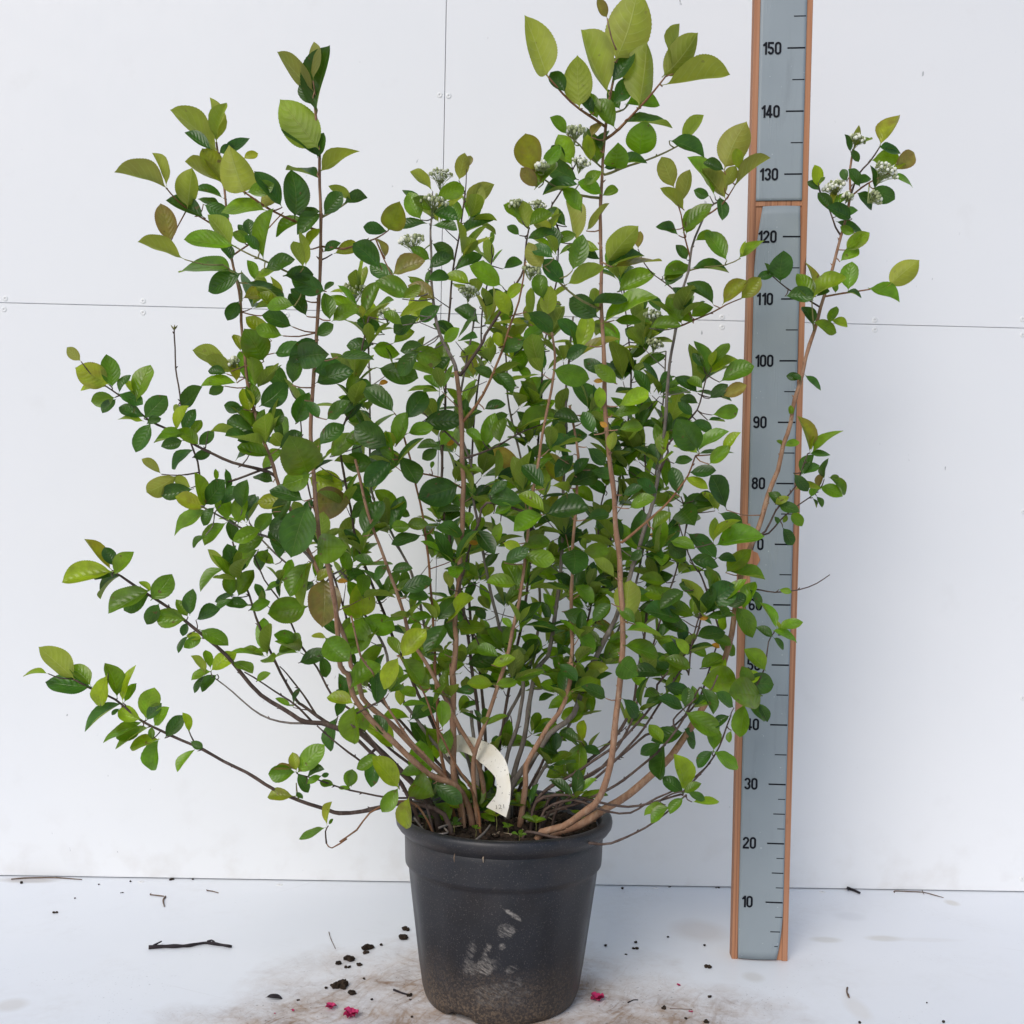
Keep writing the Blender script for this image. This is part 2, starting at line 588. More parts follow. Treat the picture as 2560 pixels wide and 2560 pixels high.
# ------------------------------------------------------------------ shrub: stems traced as space curves
# one line per stem: name | bark | depth at the foot, depth at the tip (cm) | radius foot, tip (cm) | tip ... foot points
STEMS = '''
s1|t|-53 -84|.55 .17|A1690,560 A1710,830 A1715,1000 A1720,1170 A1718,1400 A1716,1560 A1695,1850 D1682,200 D1672,450 D1676,590 D1700,960 D1722,1100 D1772,1270 D1800,1430 D1830,1750 G1868,50 H70,170 H150,280 H310,440 H470,590 H620,650 H690,770
s2|t|-50 -62|.5 .15|A1160,760 A1200,1000 A1225,1200 A1255,1430 A1290,1620 A1300,1790 D1330,250 D1380,430 D1420,560 D1470,680 D1505,800 D1580,960 D1665,1150 D1760,1360 D1850,1600 D1885,1750 G1925,60 H120,180 H270,320 H420,470 H560,600 H650,740
s50|t|-50 -58|.44 .2|E85,640 E130,850 E190,1040 E260,1230 E330,1430 E380,1600 H480,20 H560,170 H640,340 H710,450 H770,640
s3|d|-53 -66|.62 .15|D610,1250 D650,1270 D760,1340 D860,1410 D1000,1510 D1110,1600 D1210,1690 D1300,1790 D1400,1900 G1560,270 G1640,310 G1730,315 G1830,350 H80,350 H200,450 H350,600 H480,740
s4|d|-57 -66|.42 .14|G390,80 G480,130 G620,190 G760,310 G920,385 G1090,460 G1200,520 G1320,585 G1470,675 G1600,730 G1760,785 H0,800 H120,790 H215,770 H320,745 H450,760 H560,810
s5|d|-51 -52|.38 .14|D1250,1080 D1290,1230 D1340,1370 D1390,1530 D1450,1670 D1510,1790 D1590,1932 G1620,220 G1700,280 G1800,335 H60,380 H160,470 H330,640
s11|t|-51 -54|.58 .36|E625,170 E645,300 E655,450 E655,640 E660,800 E655,950 E645,1120 E640,1300 E620,1480 E620,1650 E605,1800 H605,0 H605,200 H605,350 H610,600 H640,760
s12|t|-58 -76|.62 .16|B1490,280 B1450,480 B1430,620 B1420,750 B1410,900 B1400,1060 B1400,1230 B1400,1400 B1400,1600 B1405,1780 E1410,30 E1415,200 E1425,420 E1450,620 E1470,830 E1485,1000 E1500,1130 E1505,1300 E1515,1500 E1515,1700 E1495,1932 H1475,380 H1450,540 H1420,650 H1370,750 H1290,810 H1200,870 H1080,910
s13|t|-56 -45|.72 .18|C1020,800 C1000,900 C998,1060 C975,1180 C950,1260 C930,1340 C880,1530 C840,1650 C805,1780 C765,1910 F750,140 F720,260 F680,440 F640,560 F610,700 F560,830 F510,1000 F450,1150 F400,1330 F370,1520 F330,1700 F250,1900 I100,410 I0,530 H1550,700 H1400,790 H1280,870 H1130,920
s14|g|-48 -46|.6 .16|C300,1080 C240,1120 C190,1220 C150,1330 C130,1450 C90,1590 C60,1760 F45,60 F20,200 F8,400 E1735,560 E1690,830 E1640,1000 E1600,1130 E1550,1280 E1480,1490 E1400,1650 H1330,60 H1250,270 H1130,370 H1060,470 H940,620 H900,740
s15|t|-52 -50|.5 .2|E1230,350 E1275,620 E1270,800 E1258,970 E1250,1100 E1245,1250 E1240,1450 E1245,1650 E1225,1800 H1245,0 H1220,160 H1180,260 H1120,330 H1060,430 H1000,540 H1000,640 H980,760
s16|g|-46 -38|.5 .18|B1250,1700 E1215,300 E1200,700 E1195,1100 E1180,1300 E1150,1500 E1110,1700 H1050,20 H1020,200 H990,400 H950,520 H920,680
s17|t|-53 -56|.42 .18|B1100,1620 E1150,100 E1110,400 E1040,800 E1010,1030 E990,1200 E960,1400 E930,1550 E900,1700 H850,120 H800,260 H750,400 H720,500 H720,650 H740,850
s19|r|-51 -56|.32 .14|E330,420 E345,520 E390,700 E440,920 E465,1100 E480,1230 E495,1450 E510,1700 H510,0 H520,200 H530,400 H560,560 H590,720
s20|d|-47 -40|.34 .14|B150,1700 D1900,300 E0,560 E60,900 E85,1060 E160,1280 E250,1500 E330,1700 H400,120 H500,330 H600,540 H680,720
s21|d|-45 -34|.36 .15|B670,1040 B650,1200 B600,1500 B585,1700 E565,60 E565,300 E560,500 E550,650 E545,860 E580,1000 E600,1150 E650,1380 E690,1600 H720,100 H745,300 H760,480 H740,700
s22|g|-45 -40|.4 .16|B730,1660 E640,400 E700,660 E715,850 E740,1000 E770,1150 E800,1300 E840,1480 E870,1600 E930,1750 H980,80 H960,300 H900,480 H860,690
s24|d|-45 -36|.34 .14|E1610,300 E1640,650 E1630,900 E1650,1100 E1650,1400 E1630,1600 E1590,1850 H1560,250 H1450,420 H1280,560 H1080,700
s25|d|-52 -58|.3 .13|F180,1330 F200,1450 F170,1600 F100,1700 E1700,1850 H1690,200 H1520,400 H1300,560 H1060,720
s26|d|-54 -62|.3 .13|I290,60 I240,160 I190,130 I100,300 I0,440 H1600,560 H1480,650 H1300,740 H1120,800
s27|d|-50 -50|.3 .13|F300,1560 F280,1650 F230,1800 I190,190 I100,290 I20,350 H1640,380 H1500,500 H1330,600 H1120,730
s28|d|-58 -68|.3 .12|H1860,700 H1750,800 H1640,880 H1500,945 H1400,965 H1200,935 H1000,905
s29|d|-54 -62|.28 .12|I360,280 I300,440 I230,550 I100,690 H1830,700 H1600,760 H1500,765 H1370,740 H1200,700 H1050,740
s31|d|-55 -60|.26 .11|I250,530 I120,640 H1700,720 H1560,800 H1430,790 H1250,730 H1100,780
s32|r|-60 -70|.2 .09|G1750,960 G1780,985 G1860,940 H0,955 H90,890 H160,800 H300,740 H420,760
s33|d|-58 -66|.22 .1|G1600,590 G1690,615 G1800,655 H60,680 H250,715 H330,720 H450,740
s34|g|-48 -44|.36 .14|D1340,980 D1410,1080 D1480,1150 D1560,1210 D1700,1330 E0,1240 E100,1420 E240,1650 H280,100 H440,340 H620,560 H740,700
s35|d|-47 -46|.3 .12|D1360,1160 D1420,1290 D1490,1380 D1560,1510 D1620,1650 D1700,1760 G1780,170 H60,250 H240,430 H430,600
s36|g|-44 -30|.36 .14|B890,1700 E900,300 E940,500 E1000,800 E1060,1200 E1070,1500 E1020,1750 H960,160 H880,330 H830,520 H810,700
s37|d|-44 -34|.3 .12|E1490,560 E1400,900 E1380,1200 E1330,1500 E1260,1750 H1170,250 H1100,500 H1000,700
s38|d|-49 -42|.26 .12|F90,840 E1860,980 E1800,1250 E1720,1500 E1650,1750 H1620,60 H1560,320 H1400,560 H1190,690
s39|t|-54 -66|.3 .14|E60,1480 E110,1700 H170,40 H260,240 H370,400 H520,560 H640,700
s40|r|-56 -68|.24 .12|E320,1690 E390,1800 H440,140 H530,360 H600,500 H700,660 H740,770
s41|g|-50 -47|.34 .3|H705,250 H710,330 H735,560
s42|d|-44 -42|.2 .1|H915,280 H920,350 H890,500 H870,660
s43|d|-52 -58|.26 .12|F200,1440 F150,1640 E1870,1800 H1840,20 H1700,240 H1560,430 H1400,590 H1180,760
s44|g|-46 -30|.34 .13|B120,1560 D1980,60 D1985,400 E170,800 E260,1000 E400,1300 E470,1600 H560,130 H660,420 H720,640
s45|d|-45 -28|.32 .13|B1180,1250 B1160,1500 E1090,60 E1080,300 E1060,600 E1030,900 E1010,1300 E960,1600 H900,180 H860,420 H820,640
s46|d|-45 -26|.32 .13|B820,1380 B760,1700 E760,100 E720,400 E700,800 E690,1100 E700,1500 H760,120 H780,420 H790,660
s47|d|-45 -30|.32 .13|B1520,1500 B1540,1750 E1560,150 E1540,500 E1480,900 E1420,1300 E1340,1600 H1200,200 H1060,480 H960,680
s48|g|-49 -36|.32 .13|E1750,60 E1720,500 E1650,1000 E1560,1400 E1420,1700 H1320,160 H1180,420 H1040,660
s49|d|-50 -36|.3 .12|D1600,330 D1640,700 D1740,1100 D1860,1500 H40,-40 H300,280 H520,520 H660,700
'''
# side shoots: parent | bark | depth change towards the tip | radius foot, tip | foot ... tip
SHOOTS = '''
s2|d|-5|.3 .12|D1465,715 D1440,710 D1250,655 D1100,590 D960,510 D800,430 D720,360 D600,270
s2|d|3|.2 .11|D1110,780 D1060,650 D990,450 D970,330 D945,150 D935,0 A935,1770
s2|g|-8|.26 .12|D1680,1220 D1600,1110 D1490,1070 D1400,1045 D1300,1010 D1150,930 D1080,890
s5|d|2|.2 .1|G1700,285 G1600,130 D1540,1790 D1500,1750
s3|g|-2|.2 .1|G1690,300 G1560,320 G1450,295 G1350,240 G1250,150 G1165,85
s3|d|-4|.2 .1|G1700,300 G1560,200 G1420,110 G1310,45
s3|d|-6|.26 .12|H180,440 H100,540 G1932,520 G1870,470 G1790,410 G1700,330
s2|r|-6|.18 .1|A1235,1270 A1190,1240 A1110,1190 A960,1080 A890,1010
s1|r|-3|.2 .11|A1715,1260 A1640,1220 A1520,1160 A1400,1090 A1310,1030
s1|n|-5|.18 .1|A1700,1580 A1620,1510 A1560,1470 A1420,1400 A1350,1370 A1240,1310
s2|r|2|.15 .09|A1260,1360 A1380,1280 A1520,1140
s2|n|-6|.17 .1|A1295,1630 A1295,1570 A1260,1470 A1200,1420
s1|n|2|.14 .09|A1730,1190 A1830,1110 A1880,1070
s1|d|2|.12 .08|A1725,1390 A1780,1365
s1|r|6|.15 .09|B20,1340 B100,1310 B190,1280 B260,1235
s11|g|3|.34 .14|E625,170 E600,110 E560,20 B520,1730 B495,1560 B490,1400 B488,1230 B505,1120
s11|d|-2|.32 .13|E645,190 E700,110 E770,10 B780,1800 B830,1720 B940,1530 B990,1440 B1000,1300 B1010,1230
s11|r|-6|.26 .12|E660,450 E740,340 E800,230 E880,30 B910,1750 B960,1620 B985,1500 B1000,1400
s11|d|2|.2 .1|E650,550 E540,470 E440,385
s11|d|3|.2 .1|E672,660 E800,590 E960,500 E1090,450
s11|r|-4|.18 .1|E645,800 E540,740 E410,700 E330,640
s17|d|3|.24 .12|E790,870 E750,960 E710,1080 E670,1220 E640,1400 H750,-100
s12|r|-5|.2 .11|B1410,670 B1290,590 B1190,500 B1110,400
s12|r|-4|.22 .11|B1430,750 B1500,690 B1600,580 B1680,490 B1745,410
s12|n|4|.2 .11|B1420,940 B1550,890 B1700,840 B1840,765
s12|n|-4|.2 .11|B1390,1080 B1300,1050 B1180,1010 B1050,930
s12|n|-6|.2 .11|B1390,1680 B1300,1620 B1200,1530 B1090,1430
s12|n|3|.16 .1|B1480,600 B1520,590 B1545,560
s12|n|-3|.14 .1|B1400,905 B1340,850 B1290,780
s45|d|-2|.2 .12|B1130,1130 B1190,1020 B1290,830
s14|d|3|.16 .09|B1820,1575 B1760,1530 B1680,1470
s14|r|-2|.17 .1|C220,1185 C310,1100 C385,990
s14|r|-2|.17 .1|C130,1360 C110,1280 C95,1150 C60,1060
s14|n|-2|.14 .09|C130,1465 C200,1440 C330,1420 C410,1385
s14|r|-3|.17 .1|C80,1750 C250,1680 C330,1635 C415,1600
s13|d|2|.18 .1|C945,1265 C920,1220 C890,1130 C850,1060
s13|d|-3|.2 .11|C1000,1050 C1040,940 C1100,870 C1160,780
s13|r|-2|.16 .1|C1000,1060 C1060,1010 C1140,960 C1200,930
s13|r|-3|.18 .1|C855,1590 C1000,1570 C1100,1550 C1210,1530
s13|d|-3|.16 .09|C830,1635 C760,1600 C670,1550 C580,1480
s13|n|-3|.15 .1|C795,1800 C795,1700 C797,1590
s13|d|0|.17 .08|F440,1335 F520,1345 F600,1355 F720,1340 F820,1305 F890,1260
s13|d|-3|.2 .1|F500,1080 F540,1030 F600,920 F680,820 F720,750 F770,610
s13|d|2|.18 .09|F510,1060 F560,1040 F620,970 F690,910 F780,845 F840,790
s13|d|-2|.18 .09|F330,1730 F450,1900 F520,1810 F545,1730 F560,1620 F590,1570
s12|r|-4|.24 .11|E1510,1090 E1650,970 E1760,870 F90,780 F130,720 F170,620
s14|d|-5|.22 .11|E1690,700 E1760,600 F20,560 F150,410 F190,340 F230,190
s27|d|-4|.2 .1|F200,1270 F180,1240 F130,1150 F80,990
s39|d|-4|.18 .1|H40,300 H130,360 H220,480 H320,640
s4|d|-4|.16 .09|G1090,450 G1040,420 G1010,350
s4|n|-3|.14 .09|G1580,720 G1590,680 G1590,640
s32|d|0|.14 .08|G1752,960 G1745,900 G1760,870
s26|d|-3|.18 .1|H1800,330 H1790,300 I170,180
s29|d|-3|.16 .09|H1700,740 H1780,700 I110,680
'''
# ------------------------------------------------------------------ leaves: base x,y  tip x,y  apparent width  tone (capital: the underside is seen)
# d dark, m mid green, l light green, o olive, b bronze, y yellow
LEAVES = {
'A': '''1675 480 1490 275 95 B;1680 420 1680 222 60 B;1700 595 1765 240 112 d;1690 560 1605 440 90 d;1700 785 1500 530 190 L;1710 840 1520 640 110 d;
1705 840 1735 710 70 d;1730 915 1925 795 80 O;1705 955 1535 885 35 d;1580 1155 1570 905 135 d;1505 1100 1375 910 85 d;1430 1110 1430 1015 80 B;
1420 1130 1170 1090 95 m;1415 1385 1430 1115 75 m;1645 1190 1465 1240 55 m;1715 1135 1590 1150 50 d;1710 1150 1640 1200 80 d;1740 1150 1830 1030 85 d;
1850 1090 1935 1060 70 d;1880 1070 1765 990 50 O;1155 800 950 575 110 O;1160 750 1140 530 82 O;1165 750 1185 540 60 L;1130 800 990 715 60 d;
1190 985 1085 795 110 o;1310 1030 1235 800 180 O;1210 980 990 870 65 O;1008 1105 1030 900 115 O;1210 830 1340 740 60 d;1310 850 1385 820 40 o;
1180 820 1240 795 50 d;885 1005 650 880 82 B;890 990 820 820 50 O;1090 1165 890 1065 85 d;1190 1060 1045 1000 35 d;1175 1090 1060 1070 40 d;
1100 1100 1230 1160 80 d;1330 1030 1430 1000 80 m;910 1290 870 1125 112 b;975 1385 750 1280 80 O;1240 1310 1130 1150 85 L;1250 1320 985 1290 90 m;
1240 1460 945 1410 100 m;1290 1470 1205 1510 110 d;1240 1250 1340 1290 60 m;1350 1270 1330 1170 60 d;1310 1290 1290 1220 50 d;1430 1440 1530 1400 85 d;
1500 1450 1380 1475 32 l;1280 1620 1220 1720 70 d;1530 1480 1660 1460 85 d;1740 1560 1560 1490 105 d;1740 1560 1790 1510 30 d;1330 1520 1530 1590 45 d;
1310 1600 1400 1570 80 o;1365 1500 1340 1415 60 m;1480 1680 1400 1560 62 l;1475 1660 1465 1480 55 O;1570 1640 1490 1630 80 m;1640 1690 1580 1610 80 d;
1770 1710 1740 1570 78 m;1790 1720 1930 1640 75 m;1625 1430 1580 1290 68 L;1640 1420 1630 1240 48 L;1650 1330 1700 1220 40 o;1800 1360 1870 1340 75 o;
1740 1350 1830 1300 50 d;1450 1820 1330 1690 72 l;1510 1800 1370 1760 75 m;1410 1930 1320 1780 150 m;1700 1830 1590 1900 100 d;1700 1800 1790 1740 65 d;
1560 1750 1480 1720 90 d;1290 1880 1265 1820 50 o;1640 1610 1590 1570 55 d;1240 1400 1210 1330 60 d;1390 1340 1330 1280 60 d''',
'B': '''1430 90 1380 -10 52 b;1480 310 1585 -20 235 O;1435 490 1285 160 132 O;1470 430 1560 300 105 d;1110 395 1045 110 142 O;1205 490 1130 380 78 d;
1285 565 1275 315 152 O;1605 560 1640 230 165 O;1470 550 1580 430 95 d;1540 560 1722 550 78 m;1740 400 1925 175 140 O;1790 380 1800 130 26 O;
1750 455 2095 395 105 O;1380 630 1350 530 80 m;1470 680 1400 560 98 m;1360 600 1320 540 60 d;1500 580 1460 510 65 d;1545 655 1790 655 45 d;
1610 830 1635 672 155 m;1475 900 1490 780 122 m;1350 730 1400 650 50 b;1210 715 1125 630 60 m;1240 880 1170 720 100 m;1200 870 1135 780 70 d;
1345 860 1330 720 65 l;1380 870 1350 770 105 m;1400 800 1420 730 60 d;1045 920 995 715 142 o;1060 1000 975 900 72 b;1050 1010 1110 930 95 m;
1090 880 1150 820 75 m;1270 960 1150 900 105 d;1270 990 1085 1030 55 d;1310 990 1400 920 62 m;1400 1040 1310 990 75 m;1410 1050 1495 1010 50 m;
1420 900 1490 890 40 d;1505 885 1650 855 50 d;1840 760 1935 610 70 L;1780 760 1965 825 80 d;260 1230 320 1080 125 o;250 1240 125 1215 62 d;
470 1200 320 1205 40 d;430 1170 365 1025 98 m;490 1020 385 915 52 O;640 960 670 820 75 B;680 900 700 830 42 b;520 1060 670 1000 85 m;
640 1190 600 1070 78 m;680 1105 830 990 90 B;660 1255 820 1170 52 d;500 1140 600 1165 75 d;490 1130 450 1100 65 m;500 1210 630 1235 45 d;
215 1440 70 1305 105 d;240 1380 215 1270 42 b;290 1470 400 1420 98 b;290 1500 210 1450 85 d;500 1310 560 1350 75 d;480 1390 420 1350 62 m;
480 1440 540 1400 75 d;470 1500 535 1490 65 d;370 1590 240 1530 108 m;340 1600 390 1560 62 l;690 1520 550 1470 62 l;740 1490 760 1390 52 l;
620 1450 760 1360 55 d;815 1310 820 1240 28 m;860 1530 770 1470 105 m;320 1700 500 1610 52 L;500 1600 430 1560 85 b;905 1690 840 1560 78 l;
900 1600 970 1540 62 l;1080 1430 1010 1300 92 B;970 1180 875 1100 52 m;1010 1220 970 1075 95 L;1020 1210 1100 1160 75 m;1270 1290 1220 1080 92 B;
1330 1230 1445 1090 45 B;1290 1130 1240 1060 85 m;1010 1280 1160 1240 52 d;960 1260 900 1210 42 d;1440 1400 1600 1210 122 L;1440 1440 1630 1350 62 d;
1390 1390 1220 1330 60 d;1390 1340 1260 1300 52 l;1230 1520 1420 1430 82 L;1110 1690 1130 1540 88 L;1480 1430 1730 1380 50 b;1500 1560 1690 1460 95 m;
1350 1630 1550 1600 58 d;1420 1730 1690 1560 75 m;1380 1700 1230 1600 115 d;1250 1440 1280 1330 105 m;1090 1600 1060 1460 85 m;1200 1520 1140 1440 90 d;
1840 1120 1725 1000 62 O;1830 1080 1880 910 78 B;1790 1000 1725 840 98 B;1860 1250 1920 1110 82 m;1810 1260 1695 1215 42 d;1740 1500 1870 1410 75 m;
1870 1640 1840 1590 75 d;1830 1730 1790 1660 85 m;1670 1760 1830 1740 62 m;1480 1720 1620 1730 52 m;1100 1890 1000 1790 65 d;1110 1880 880 1840 58 m;
850 1860 840 1780 52 l;650 1910 770 1860 48 l;620 1780 500 1740 70 d;560 1830 640 1760 60 m;760 1640 840 1590 75 d;740 1730 660 1680 80 d;
880 1440 960 1400 60 d;450 1860 350 1880 70 d;170 1850 30 1850 75 d;180 1870 320 1900 80 m;230 1790 90 1720 70 d;330 1740 250 1680 65 m;
420 1700 330 1760 85 d;290 1840 370 1790 70 m;540 1640 460 1700 75 d;1010 1680 1090 1740 90 d;1180 1640 1100 1700 85 d;980 1820 1060 1770 70 m;
1290 1800 1200 1740 80 d;1330 1860 1250 1900 70 d;1500 1850 1440 1780 85 m;1600 1880 1660 1800 70 d;1650 1830 1560 1780 75 d;1210 1210 1140 1150 70 d;
1160 1300 1240 1260 60 m;1140 1380 1060 1330 70 d;1570 1510 1490 1480 55 d;1600 1330 1610 1240 45 b;1640 1600 1700 1640 60 d''',
'C': '''330 900 440 660 158 B;400 910 390 830 62 l;385 995 550 830 55 B;330 1000 385 890 70 O;265 1040 140 830 72 m;325 1060 225 900 92 B;
320 910 250 885 62 d;300 1060 310 1115 62 d;240 1050 160 1020 52 d;110 1240 240 1080 82 m;330 1390 240 1270 98 m;410 1380 540 1290 58 l;
420 1370 435 1290 26 l;155 1440 355 1435 52 d;170 1290 240 1260 62 m;260 1630 145 1500 62 d;150 1700 260 1640 62 m;320 1630 440 1500 82 o;
415 1600 520 1490 84 o;130 1670 110 1590 74 d;0 1480 130 1410 75 m;10 1530 80 1470 65 d;150 1730 60 1670 74 m;625 1505 640 1360 118 d;
570 1480 550 1410 26 d;590 1470 525 1480 48 d;660 1590 750 1590 82 d;795 1605 715 1460 84 m;800 1590 795 1395 40 o;810 1590 970 1470 84 l;
990 1550 1010 1395 92 m;980 1335 1060 1235 52 l;980 1340 1075 1270 84 l;950 1400 1025 1350 65 m;1105 1550 1270 1615 76 m;1210 1530 1365 1400 118 O;
920 1570 915 1520 36 m;795 1740 760 1650 64 d;805 1730 940 1765 58 m;900 1720 990 1750 48 l;890 1730 910 1665 54 m;820 1590 870 1560 42 d;
980 1570 1065 1585 20 d;1030 780 1045 670 42 o;1035 780 1120 740 26 m;1000 810 970 720 32 d;1010 800 1030 840 42 d;1165 770 1240 640 102 o;
1160 790 1275 820 48 d;1120 860 1270 840 90 m;1240 910 1350 810 88 b;1230 910 1300 880 26 l;1225 940 1350 990 36 m;1130 1010 1115 880 36 d;
830 1000 815 915 64 l;830 980 865 950 20 m;830 1020 780 980 42 d;890 1130 830 1030 54 d;980 970 955 905 44 d;1050 1000 1000 905 54 d;
1120 1010 1240 1070 86 d;1040 1040 1130 1120 54 d;1020 990 1080 960 54 d;930 1160 1040 1120 48 d;1000 1170 930 1130 74 d;930 1190 1070 1250 42 d;
1020 1250 945 1215 44 m;910 1100 940 990 32 o;915 1110 990 1040 38 m;60 1230 0 1215 50 d;120 1390 70 1310 50 d''',
'D': '''430 110 360 40 58 B;575 235 405 150 132 o;600 245 570 75 95 m;570 250 430 265 40 l;610 310 485 330 80 m;620 320 560 380 55 d;
735 320 790 125 92 m;740 315 670 210 58 l;640 280 685 180 36 d;640 290 710 320 75 d;780 415 895 300 102 d;770 410 700 380 80 d;
765 435 630 415 32 l;790 450 865 420 42 d;805 450 720 600 82 d;970 500 865 490 42 m;970 520 820 545 38 m;975 540 865 570 64 d;
975 350 1090 250 82 d;965 370 935 380 50 L;945 480 995 350 52 l;985 490 1050 370 62 d;1040 520 1070 450 54 m;1070 560 1150 490 58 d;
1130 490 1310 510 40 L;1060 560 1000 510 78 m;1040 590 905 675 48 d;1040 630 1100 610 54 d;860 715 765 635 46 B;945 730 780 820 102 B;
1020 790 930 740 52 O;1030 800 860 830 84 d;1100 900 940 840 84 o;1095 890 1060 710 74 l;1105 880 1210 750 94 d;1215 810 1210 690 42 d;
1160 750 1160 690 26 m;1190 880 1245 820 70 d;1220 960 1190 830 94 m;1300 900 1305 785 78 d;1320 930 1350 840 62 d;1280 980 1290 900 84 m;
1100 920 920 1040 76 m;1150 900 1080 990 54 d;1210 985 1090 1100 76 m;1100 1050 1035 1115 32 d;1250 1080 1240 985 64 d;1390 1020 1290 1060 84 m;
1415 1060 1320 1110 84 m;1440 620 1330 590 94 m;1340 600 1250 635 36 d;1370 495 1215 430 105 d;1390 510 1300 530 64 d;1340 380 1300 260 78 l;
1370 350 1340 220 74 m;1300 370 1200 350 64 d;1260 230 1080 220 52 m;1200 250 1120 290 54 d;1230 160 1050 45 92 O;1250 170 1110 80 74 O;
1270 220 1260 140 64 o;1210 180 1130 160 54 d;1480 70 1570 60 86 d;1400 350 1540 230 112 d;1550 260 1480 190 92 d;1570 230 1590 140 86 d;
1690 170 1830 120 84 d;1700 230 1830 170 105 d;1600 100 1740 80 135 d;1440 480 1510 370 82 d;1410 480 1415 370 42 m;1500 580 1620 490 74 d;
1590 440 1660 280 102 d;1660 740 1825 800 128 l;1650 720 1570 550 200 m;1640 710 1540 660 64 l;1660 720 1510 780 104 m;1650 890 1560 1170 178 d;
1600 920 1490 1170 124 d;1680 880 1860 870 165 b;1540 880 1455 870 88 y;1700 1110 1860 1110 152 m;1680 1180 1585 1430 72 l;1650 1200 1560 1380 84 m;
1640 1430 1435 1470 138 m;1735 1290 1730 1525 168 b;1700 1290 1760 1250 54 o;1195 1225 1135 1120 48 L;1200 1230 1060 1330 48 m;1220 1220 1260 1100 48 d;
1225 1230 1285 1210 54 d;1240 1370 1230 1250 74 m;1280 1370 1330 1270 84 m;1260 1370 1150 1400 32 d;1250 1390 1160 1440 32 d;1330 1420 1245 1420 64 d;
1340 1450 1400 1420 64 m;1430 1340 1510 1290 32 m;1500 1380 1520 1265 32 d;600 1245 330 1300 105 l;590 1225 450 1070 64 o;610 1210 560 1110 68 d;
615 1250 710 1135 68 m;600 1270 500 1275 40 d;640 1270 505 1365 42 d;800 1345 570 1450 104 m;800 1370 655 1450 88 d;815 1390 920 1260 105 m;
800 1350 750 1290 32 l;850 1420 780 1530 74 d;990 1500 830 1470 105 m;1005 1480 950 1390 54 m;1020 1470 1030 1370 74 d;1000 1520 980 1590 42 d;
1060 1500 1130 1470 74 d;1080 1560 1190 1620 90 m;1010 1590 955 1680 26 d;1080 1600 985 1650 54 m;1080 1600 1000 1585 42 l;1140 1770 1215 1710 84 l;
1130 1760 1110 1660 48 m;1100 1790 1030 1690 42 L;1130 1780 1020 1820 48 m;1100 1800 1035 1890 26 d;1160 1800 1120 1840 64 d;1250 1730 1310 1760 64 m;
1440 1670 1355 1680 26 m;1450 1660 1400 1625 20 m;1380 1830 1420 1800 42 m;1600 1620 1530 1600 74 m;1590 1640 1530 1660 54 m;1610 1730 1700 1690 84 d;
1720 1700 1740 1760 64 d;1750 1600 1670 1580 32 o;1750 1600 1870 1720 135 m;390 1810 210 1645 112 O;480 1860 240 1830 112 d;250 1790 120 1782 34 l;
480 1850 400 1770 84 m;1460 760 1400 740 60 d;1560 820 1510 900 90 d;1620 860 1500 820 100 d;1460 930 1400 1000 80 m;1550 950 1470 1000 70 d;
1380 1130 1320 1190 70 m;1440 1120 1400 1200 75 d;1540 1120 1480 1060 75 d;1470 1200 1410 1160 60 m;1720 560 1800 480 90 d;1780 620 1860 560 100 m;
1760 420 1830 360 80 d;1640 330 1700 400 60 d''',
